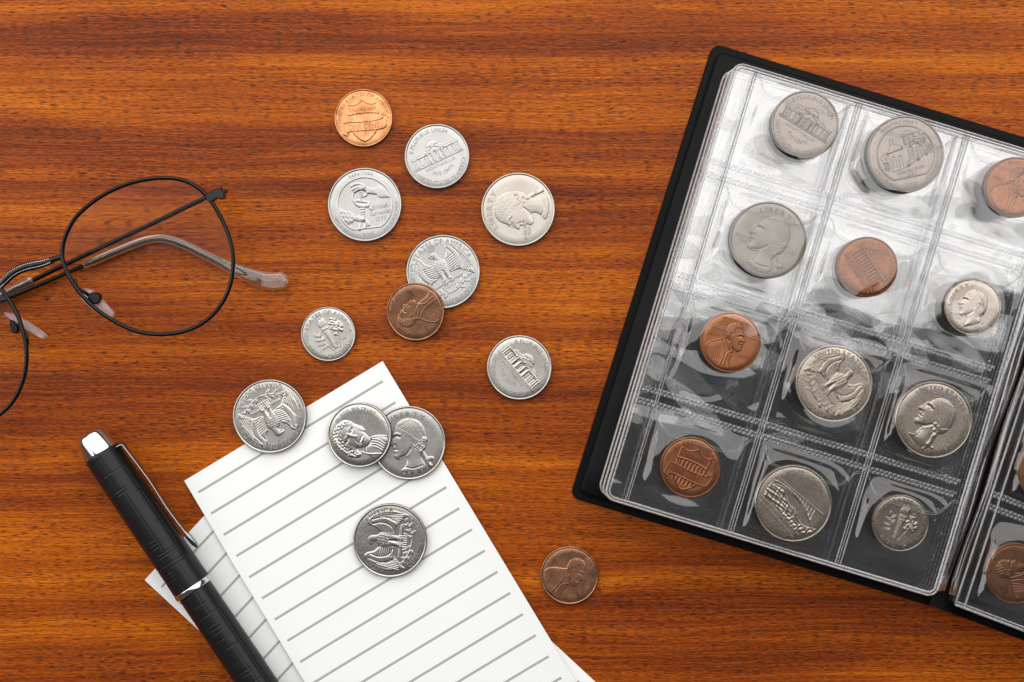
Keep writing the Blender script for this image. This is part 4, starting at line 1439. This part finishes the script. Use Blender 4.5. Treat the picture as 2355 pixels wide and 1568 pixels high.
tp = spline(tipB, 8)
u = np.linspace(0, 1, len(tp))
link("temple_tip", tube_mesh("temple_tip", tp, np.interp(u, [0, .04, .3, .55, .70, .82, .91, .96, 1], [1.15, 1.45, 1.55, 1.6, 2.4, 3.0, 2.9, 2.1, 0.8]) * MM, 16, False,
     np.interp(u, [0, .4, .7, 1], [1, 1, 0.62, 0.6])), M_CLEAR, tB)

# hinge block
hp = [(1172, 258), (1235, 222), (1262, 214), (1270, 238), (1292, 224), (1297, 236), (1280, 250), (1284, 275), (1262, 282), (1236, 276), (1205, 300), (1186, 292)]
hz = tiltz(1200, 260)
hinge = link("hinge", prism_mesh("hinge", [G(x, y, hz)[:2] for x, y in hp], hz - 0.0022, hz + 0.0011, 0.00025), M_FRAME, specs_o)

# nose pads with their arms and screw boxes
padR = spline([(448, 806), (480, 790), (525, 800), (580, 848), (640, 915), (650, 938), (632, 958), (590, 950), (520, 905), (462, 850)], 5, True)
p_ = link("nose_pad", prism_mesh("nose_pad", [G(x, y, 0.009)[:2] for x, y in padR], 0.0078, 0.0092, 0.0004, False), M_PAD, specs_o)
link("pad_box", prism_mesh("pad_box", [G(x, y, 0.0105)[:2] for x, y in spline([(503, 835), (525, 812), (565, 815), (578, 838), (562, 872), (530, 880), (508, 862)], 3, True)], 0.0088, 0.0112, 0.0004), M_FRAME, p_)
link("pad_arm", tube_mesh("pad_arm", [G(*q) for q in ((425, 735, 0.0118), (440, 785, 0.0112), (475, 805, 0.0106), (520, 840, 0.0100))], 0.00055, 8), M_FRAME, p_)
padL = spline([(32, 940), (48, 928), (110, 955), (190, 1000), (258, 1055), (248, 1074), (180, 1040), (100, 990)], 5, True)
p_ = link("nose_pad", prism_mesh("nose_pad", [G(x, y, 0.008)[:2] for x, y in padL], 0.0060, 0.0095, 0.0004, False), M_PAD, specs_o)
link("pad_box", prism_mesh("pad_box", [G(x, y, 0.0095)[:2] for x, y in spline([(62, 970), (95, 985), (112, 1020), (98, 1048), (70, 1030)], 3, True)], 0.0080, 0.0108, 0.0004), M_FRAME, p_)
link("pad_arm", tube_mesh("pad_arm", [G(*q) for q in ((158, 1110, 0.0118), (152, 1050, 0.0112), (120, 1010, 0.0102), (95, 1005, 0.0095))], 0.00055, 8), M_FRAME, p_)

specs_o.location = G(850, 620, 0.0)
for ch in list(specs_o.children):
    ch.matrix_parent_inverse = Matrix.Translation(-specs_o.location)

# ------------------------------------------------------------------ coin album
album_loc = W(1640, 98, 0.0)
album = empty("coin_album", album_loc)
tag(album, "open black coin album with clear plastic pocket pages", "coin album")
INV = Matrix.Translation(-album_loc)
CA, SA = math.cos(math.radians(16.8)), math.sin(math.radians(16.8))
KR = math.radians(4.0)


def A(u, v, z, zs=None):
    """album frame (sketch units along / down the cover) -> metres; zs = height at which the outline was taken"""
    if u > 880:      # the facing half is turned a little about the foot of the spine
        du, dv = u - 880, v - 1096
        u, v = 880 + du * math.cos(KR) - dv * math.sin(KR) * 0.35, 1096 + du * math.sin(KR) + dv
    w = W(1640 + u * CA - v * SA, 98 + u * SA + v * CA, z if zs is None else zs)
    return (w.x, w.y, z)


def alink(name, me, mat, parent=None):
    o = link(name, me, mat, parent or album)
    if parent is None:
        o.matrix_parent_inverse = INV
    return o


def aprism(name, u0, v0, u1, v1, r, z0, z1, bevel, mat, parent=None, zs=0.002, smooth=False, skew=0.0):
    pts = [(u - skew * v / 1096 if u < (u0 + u1) / 2 else u, v) for u, v in rounded_rect(u0, v0, u1, v1, r, 5)]
    dense = []
    for i in range(len(pts)):
        a, b = np.array(pts[i]), np.array(pts[(i + 1) % len(pts)])
        m = max(1, int(np.linalg.norm(b - a) / 60))
        dense += [tuple(a + (b - a) * k / m) for k in range(m)]
    me = prism_mesh(name, [A(u, v, 0, zs)[:2] for u, v in dense], z0, z1, bevel, smooth)
    return alink(name, me, mat, parent)


def sheet(name, u0, v0, u1, v1, nu, nv, zf, mat, parent, zs):
    V, F = [], []
    for j in range(nv + 1):
        for i in range(nu + 1):
            u, v = u0 + (u1 - u0) * i / nu, v0 + (v1 - v0) * j / nv
            x, y, _ = A(u, v, 0, zs)
            V.append([x, y, 0])
    V = np.array(V)
    V[:, 2] = zf(V[:, 0], V[:, 1])
    for j in range(nv):
        for i in range(nu):
            a = j * (nu + 1) + i
            F.append((a, a + nu + 1, a + nu + 2, a + 1))
    return alink(name, make_mesh(name, V, F), mat, parent)


for nm, u0, u1 in (("front_cover", 0, 868), ("back_cover", 912, 1790)):
    fl = aprism("cover", u0, 0, u1, 1096, 22, 0.0, 0.0013, 0.0003, M_LEATHER, skew=14 if u0 == 0 else 0)
    aprism("padded_panel", u0 + 16, 17, u1 - 12, 1080, 16, 0.0012, 0.0030, 0.0007, M_LEATHER, fl, 0.002, True, skew=14 if u0 == 0 else 0)
sp = []
for k in range(9):
    f = k / 8
    sp.append((846 + 88 * f, 0.0031 + 0.0020 * math.sin(math.pi * f)))
V, F = [], []
for j in range(13):
    for (u, z) in sp:
        V.append(A(min(u, 879.9) if u < 880 else u, 2 + 1092 * j / 12, z, 0.002))
for j in range(12):
    for i in range(8):
        a = j * 9 + i
        F.append((a, a + 9, a + 10, a + 1))
alink("spine", make_mesh("spine", V, F), M_LEATHER)

ZP = 0.0190
ROWS = [(30, 256), (297, 528), (569, 801), (841, 1066)]
COLS = [(122, 354), (376, 610), (630, 842)]

ALBUM_COINS = [
    # kind, design, x, y, rot, metal, year, row, col, label
    ('nickel', 'mansion', 1850, 287, -31.5, M_TOP, None, 0, 0, "brownish coin with domed building in an album pocket"),
    ('quarter', 'fort', 2080, 355, 12, M_TOP, None, 0, 1, "large brownish coin with arched fort building and tower in an album pocket"),
    ('penny', 'penny_head', 2333, 431, -16, M_CHEST, "1984", 0, 2, "reddish copper head coin in the album pocket beside the arched fort coin"),
    ('quarter', 'quarter_head', 1765, 552, -21, M_OLIVE, "1989", 1, 0, "dull 1989 coin with man's head and LIBERTY in an album pocket"),
    ('penny', 'temple', 1993, 614, -58, M_CHEST, None, 1, 1, "copper coin with columned temple building in an album pocket"),
    ('dime', 'dime_head', 2235, 706, -11, M_TAN, "2021", 1, 2, "small shiny 2021 head coin in an album pocket by the spine"),
    ('penny', 'penny_head', 1679, 787, -14, M_REDC, "1989", 2, 0, "brown copper 1989 head coin in an album pocket"),
    ('quarter', 'eagle', 1916, 882, -56, M_TAN, None, 2, 1, "eagle coin held in an album pocket"),
    ('quarter', 'state_head', 2145, 965, -35, M_TAN, None, 2, 2, "toned coin with man's head, QUARTER DOLLAR around it, in an album pocket"),
    ('penny', 'shield', 1587, 1074, -24, M_REDC, None, 3, 0, "copper shield coin with ONE CENT banner in an album pocket"),
    ('quarter', 'bridge', 1823, 1157, -28, M_TAN, None, 3, 1, "grey WEST VIRGINIA coin with arch bridge in an album pocket"),
    ('dime', 'torch', 2069, 1202, -22, M_TAN, None, 3, 2, "small torch coin reading ONE DIME in an album pocket"),
]

def ring_frame(name, u0, v0, u1, v1, r, wd, z0, z1, mat, parent, zs):
    """welded border: a low closed band that follows the rounded outline of a page"""
    def loop(ins):
        pts = rounded_rect(u0 + ins, v0 + ins, u1 - ins, v1 - ins, max(r - ins, 2), 8)
        out = []
        for i in range(len(pts)):
            a, b = np.array(pts[i]), np.array(pts[(i + 1) % len(pts)])
            m = 12 if np.linalg.norm(b - a) > 100 else 1
            out += [a + (b - a) * k / m for k in range(m)]
        return out
    L = [(loop(0), z0), (loop(wd * 0.25), z1), (loop(wd * 0.75), z1), (loop(wd), z0)]
    V, F = [], []
    n = len(L[0][0])
    for pts, z in L:
        V += [A(u, v, z, zs) for u, v in pts]
    for i in range(3):
        for k in range(n):
            k2 = (k + 1) % n
            F.append((i * n + k, i * n + k2, (i + 1) * n + k2, (i + 1) * n + k))
    return alink(name, make_mesh(name, V, F), mat, parent)


# pages below the open one: clear sheets with welded edges and dividers
for k in range(5, 0, -1):
    z = ZP - 0.0031 * k
    du = -2.0 * k + (k % 2) * 3
    wv = waves(100 + k, 6, 0.010, 0.030)
    pg = sheet("page", 68 + du, 32 + k % 3, 854, 1069, 44, 56, lambda x, y, z=z, wv=wv: z + 0.00024 * wv(x, y), M_FILM2, None, 0.0200)
    ring_frame("edge_weld", 60 + du, 24 + k % 3, 862, 1077, 26, 5, z + 0.0001, z + 0.0006, M_EDGE, pg, 0.0200)
    if k < 3:
        for (ua, ub) in ((110 + du, 114 + du), (340 + du, 346 + du), (598 + du, 604 + du)):
            aprism("divider", ua, 34, ub, 1068, 1.5, z + 0.0001, z + 0.0004, 0.0001, M_WELD, pg, 0.0200, True)

# the open page
wv0 = waves(55, 6, 0.012, 0.03)
page = sheet("page", 68, 32, 854, 1069, 60, 80, lambda x, y: ZP + 0.00005 * wv0(x, y) - 0.0001, M_FILM2, None, 0.0200)
page["label"] = "open clear page with twelve coin pockets"


def smooth01(t):
    t = np.clip(t, 0, 1)
    return t * t * (3 - 2 * t)


def pocket_z(cx, cy, Rm, top, u0, v0, u1, v1, seed, amp, zs=0.0210, zp=ZP):
    """height of the pocket's front film: drawn tight over the coin, slack and wrinkled around it"""
    wv = waves(seed, 7, 0.006, 0.018)
    wv2 = waves(seed + 500, 5, 0.014, 0.04)
    ax, ay, _ = A((u0 + u1) / 2, (v0 + v1) / 2, 0, zs)
    k = PX * (D - zs) / D
    hu, hv = (u1 - u0) / 2 * k, (v1 - v0) / 2 * k

    def f(x, y):
        dx, dy = x - ax, y - ay
        uu, vv = dx * CA - dy * SA, -dx * SA - dy * CA
        bord = np.minimum(hu - np.abs(uu), hv - np.abs(vv))
        edge = smooth01(bord / 0.0030)
        d = np.hypot(x - cx, y - cy)
        ang = np.arctan2(y - cy, x - cx)
        reach = 0.0085 + 0.002 * np.sin(3 * ang + seed) + 0.0012 * np.sin(5 * ang + 2 * seed)
        S = 1 - smooth01((d - Rm - 0.0006) / reach)
        over = smooth01((d - Rm + 0.001) / 0.004)
        wr = amp * (0.00016 * wv(x, y) + 0.00030 * wv2(x, y))
        z = zp + 0.00025 + (top + 0.00016) * np.maximum(S, 0) * np.maximum(edge, 0.3) + wr * edge * (0.12 + 0.88 * over)
        need = np.where(d < Rm + 0.0002, zp + top + 0.00012, 0)
        return np.maximum(np.maximum(z, need), zp + 0.00008)
    return f


for kind, design, px, py, rot, mat, yr, r, c, label in ALBUM_COINS:
    R, t, _ = KINDS[kind]
    zb = ZP + 0.0002
    o = coin(kind, design, px, py, zb, rot, mat, label, G_A, yr, (40 * r + 97 * c, 0.5))
    (v0, v1), (u0, u1) = ROWS[r], COLS[c]
    zf = pocket_z(o.location.x, o.location.y, R * MM, t * MM + 0.00035, u0, v0, u1, v1, 11 + r * 3 + c, (1.35, 1.2, 0.7, 0.45)[r])
    sheet("pocket_film", u0 - 8, v0, u1 + 8, v1, 72, 72, zf, M_FILM, page, 0.0210)
    # welded lip of the pocket mouth with its rounded notches
    lip = spline([(u0 - 8, v0 + 8), (u0 + 8, v0 + 12), (u0 + 20, v0 + 34), (u0 + 44, v0 + 47), (u0 + 110, v0 + 49), (u1 - 100, v0 + 49), (u1 - 46, v0 + 47), (u1 - 22, v0 + 30), (u1 - 6, v0 + 8), (u1 + 8, v0 + 6)], 8)
    for dz, dv in ((0.00006, 0), (0.00010, 5)):
        P3 = []
        for u, v in lip:
            x, y, _ = A(u, v + dv, 0, 0.0210)
            P3.append((x, y, float(zf(np.array(x), np.array(y))) + dz))
        alink("pocket_lip", tube_mesh("pocket_lip", P3, 0.00007, 6), M_WELD, page)

for r, (v0, v1) in enumerate(ROWS):
    wv = waves(300 + r, 6, 0.008, 0.03)
    sheet("margin_film", 72, v0, 108, v1, 14, 60, lambda x, y, wv=wv: ZP + 0.0007 + 0.00034 * wv(x, y), M_FILM, page, 0.0200)
for r in range(3):
    va, vb = ROWS[r][1] + 7, ROWS[r + 1][0] - 7
    wv = waves(320 + r, 6, 0.008, 0.03)
    sheet("seam_film", 70, va, 846, vb, 130, 8, lambda x, y, wv=wv: ZP + 0.0004 + 0.00012 * wv(x, y), M_FILM, page, 0.0200)
# vertical dividers and the outer edge welds
for (ua, ub) in ((111, 113), (116, 118), (356, 359), (362, 364), (368, 371), (614, 617), (620, 622), (626, 629)):
    aprism("divider", ua, 30, ub, 1071, 0.8, ZP + 0.0003, ZP + 0.0007, 0.00012, M_WELD, page, 0.0203, True)
for ins in (0, 7):
    ring_frame("edge_weld", 60 + ins, 24 + ins, 862 - ins, 1077 - ins, 26 - ins, 5, ZP + 0.0002, ZP + 0.0008, M_EDGE, page, 0.0203)


def seam(v, ua, ub, parent, zp):
    """heat seam: two staggered rows of small pillowed cells"""
    V, F = [], []
    for row in (0, 1):
        u = ua + 5 * row
        while u < ub - 9:
            vv = v - 8 + row * 8
            du, dv = 8.6, 6.4
            z0, z1 = zp + 0.0005, zp + 0.00062 + 0.00004 * rng.random()
            o = len(V)
            for (a, b, z) in ((0, 0, z0), (du, 0, z0), (du, dv, z0), (0, dv, z0), (2, 1.6, z1), (du - 2, 1.6, z1), (du - 2, dv - 1.6, z1), (2, dv - 1.6, z1)):
                x, y, _ = A(u + a, vv + b, 0, 0.0203)
                V.append((x, y, z))
            F += [(o + 4, o + 7, o + 6, o + 5)] + [(o + k, o + 4 + k, o + 4 + (k + 1) % 4, o + (k + 1) % 4) for k in range(4)]
            u += 10.4
    return alink("weld_seam", make_mesh("weld_seam", V, F, False), M_WELD, parent)


for r in range(3):
    seam(ROWS[r][1] + 5, 70, 842, page, ZP)
    seam(ROWS[r + 1][0] - 5, 70, 842, page, ZP)

# folds of the clear pages at the binding and the facing page
for i, (u, rr, z) in enumerate(((866, 1.0, 0.0175), (875, 0.8, 0.0135), (884, 1.1, 0.0100), (893, 0.9, 0.0105), (903, 1.2, 0.0155))):
    path = [A(u + 1.2 * math.sin(q * 0.9 + i), 32 + 1026 * q / 24, z + 0.0006 * math.sin(q * 0.7 + 2 * i), 0.0200) for q in range(25)]
    alink("binding_fold", tube_mesh("binding_fold", path, rr * MM, 10, False, 0.7), M_FOLD)
wv = waves(77, 6, 0.012, 0.03)
ZP2 = 0.0175
facing = sheet("page", 908, 24, 1500, 1078, 50, 70, lambda x, y: ZP2 + 0.0001 * wv(x, y), M_FILM2, None, 0.0200)
facing["label"] = "clear page on the far side of the spine"
for k in (1, 2, 3):
    sheet("page", 908 + 3 * k, 26, 1500, 1074, 30, 50, lambda x, y, k=k: ZP2 - 0.003 * k + 0.0002 * wv(x + k, y), M_FILM2, None, 0.0200)
for (va, vb) in ((1066, 1070), (1072, 1078)):
    aprism("edge_weld", 910, va, 1490, vb, 1.4, ZP2 + 0.0001, ZP2 + 0.0009, 0.0002, M_EDGE, facing, 0.0200, True)
for (ua, ub) in ((908, 913), (930, 935)):
    aprism("edge_weld", ua, 28, ub, 1073, 1.4, ZP2 + 0.0001, ZP2 + 0.0009, 0.0002, M_WELD, facing, 0.0200, True)
for r in range(3):
    seam(ROWS[r][1] + 5, 912, 1300, facing, ZP2)
    seam(ROWS[r + 1][0] - 5, 912, 1300, facing, ZP2)
for (px, py, rot, lab, r) in ((2333, 1318, 72, "dark brown copper coin in the facing page beyond the spine", 3),
                              (2406, 1085, 20, "brown copper coin in the facing page, mostly out of view", 2)):
    o = coin('penny', 'penny_head', px, py, ZP2 + 0.0002, rot, M_DARKC, lab, G_A, "1981")
    v0, v1 = ROWS[r]
    zf = pocket_z(o.location.x, o.location.y, 9.525 * MM, 1.52 * MM + 0.00035, 938, v0, 1180, v1, 60 + r, 0.6, 0.0200, ZP2)
    sheet("pocket_film", 938, v0, 1180, v1, 64, 64, zf, M_FILM, facing, 0.0200)
for r in (0, 1):
    v0, v1 = ROWS[r]
    wv3 = waves(400 + r, 7, 0.007, 0.025)
    sheet("pocket_film", 938, v0, 1180, v1, 50, 50, lambda x, y, w=wv3: ZP2 + 0.0012 + 0.0004 * w(x, y), M_FILM, facing, 0.0200)

# little embossed dots beside the binding
V, F = [], []
for i in range(26):
    u, v = 800 + 38 * rng.random(), 300 + 30 * i * 0.9 + 12 * rng.random()
    x, y, z = A(u, v, ZP + 0.0006, 0.0203)
    o = len(V)
    r_ = 0.00022 + 0.0002 * rng.random()
    for k in range(8):
        a = k * math.pi / 4
        V.append((x + r_ * math.cos(a), y + r_ * math.sin(a), z))
    V.append((x, y, z + r_ * 0.8))
    F += [(o + k, o + (k + 1) % 8, o + 8) for k in range(8)]
alink("embossed_dots", make_mesh("embossed_dots", V, F), M_EDGE, page)
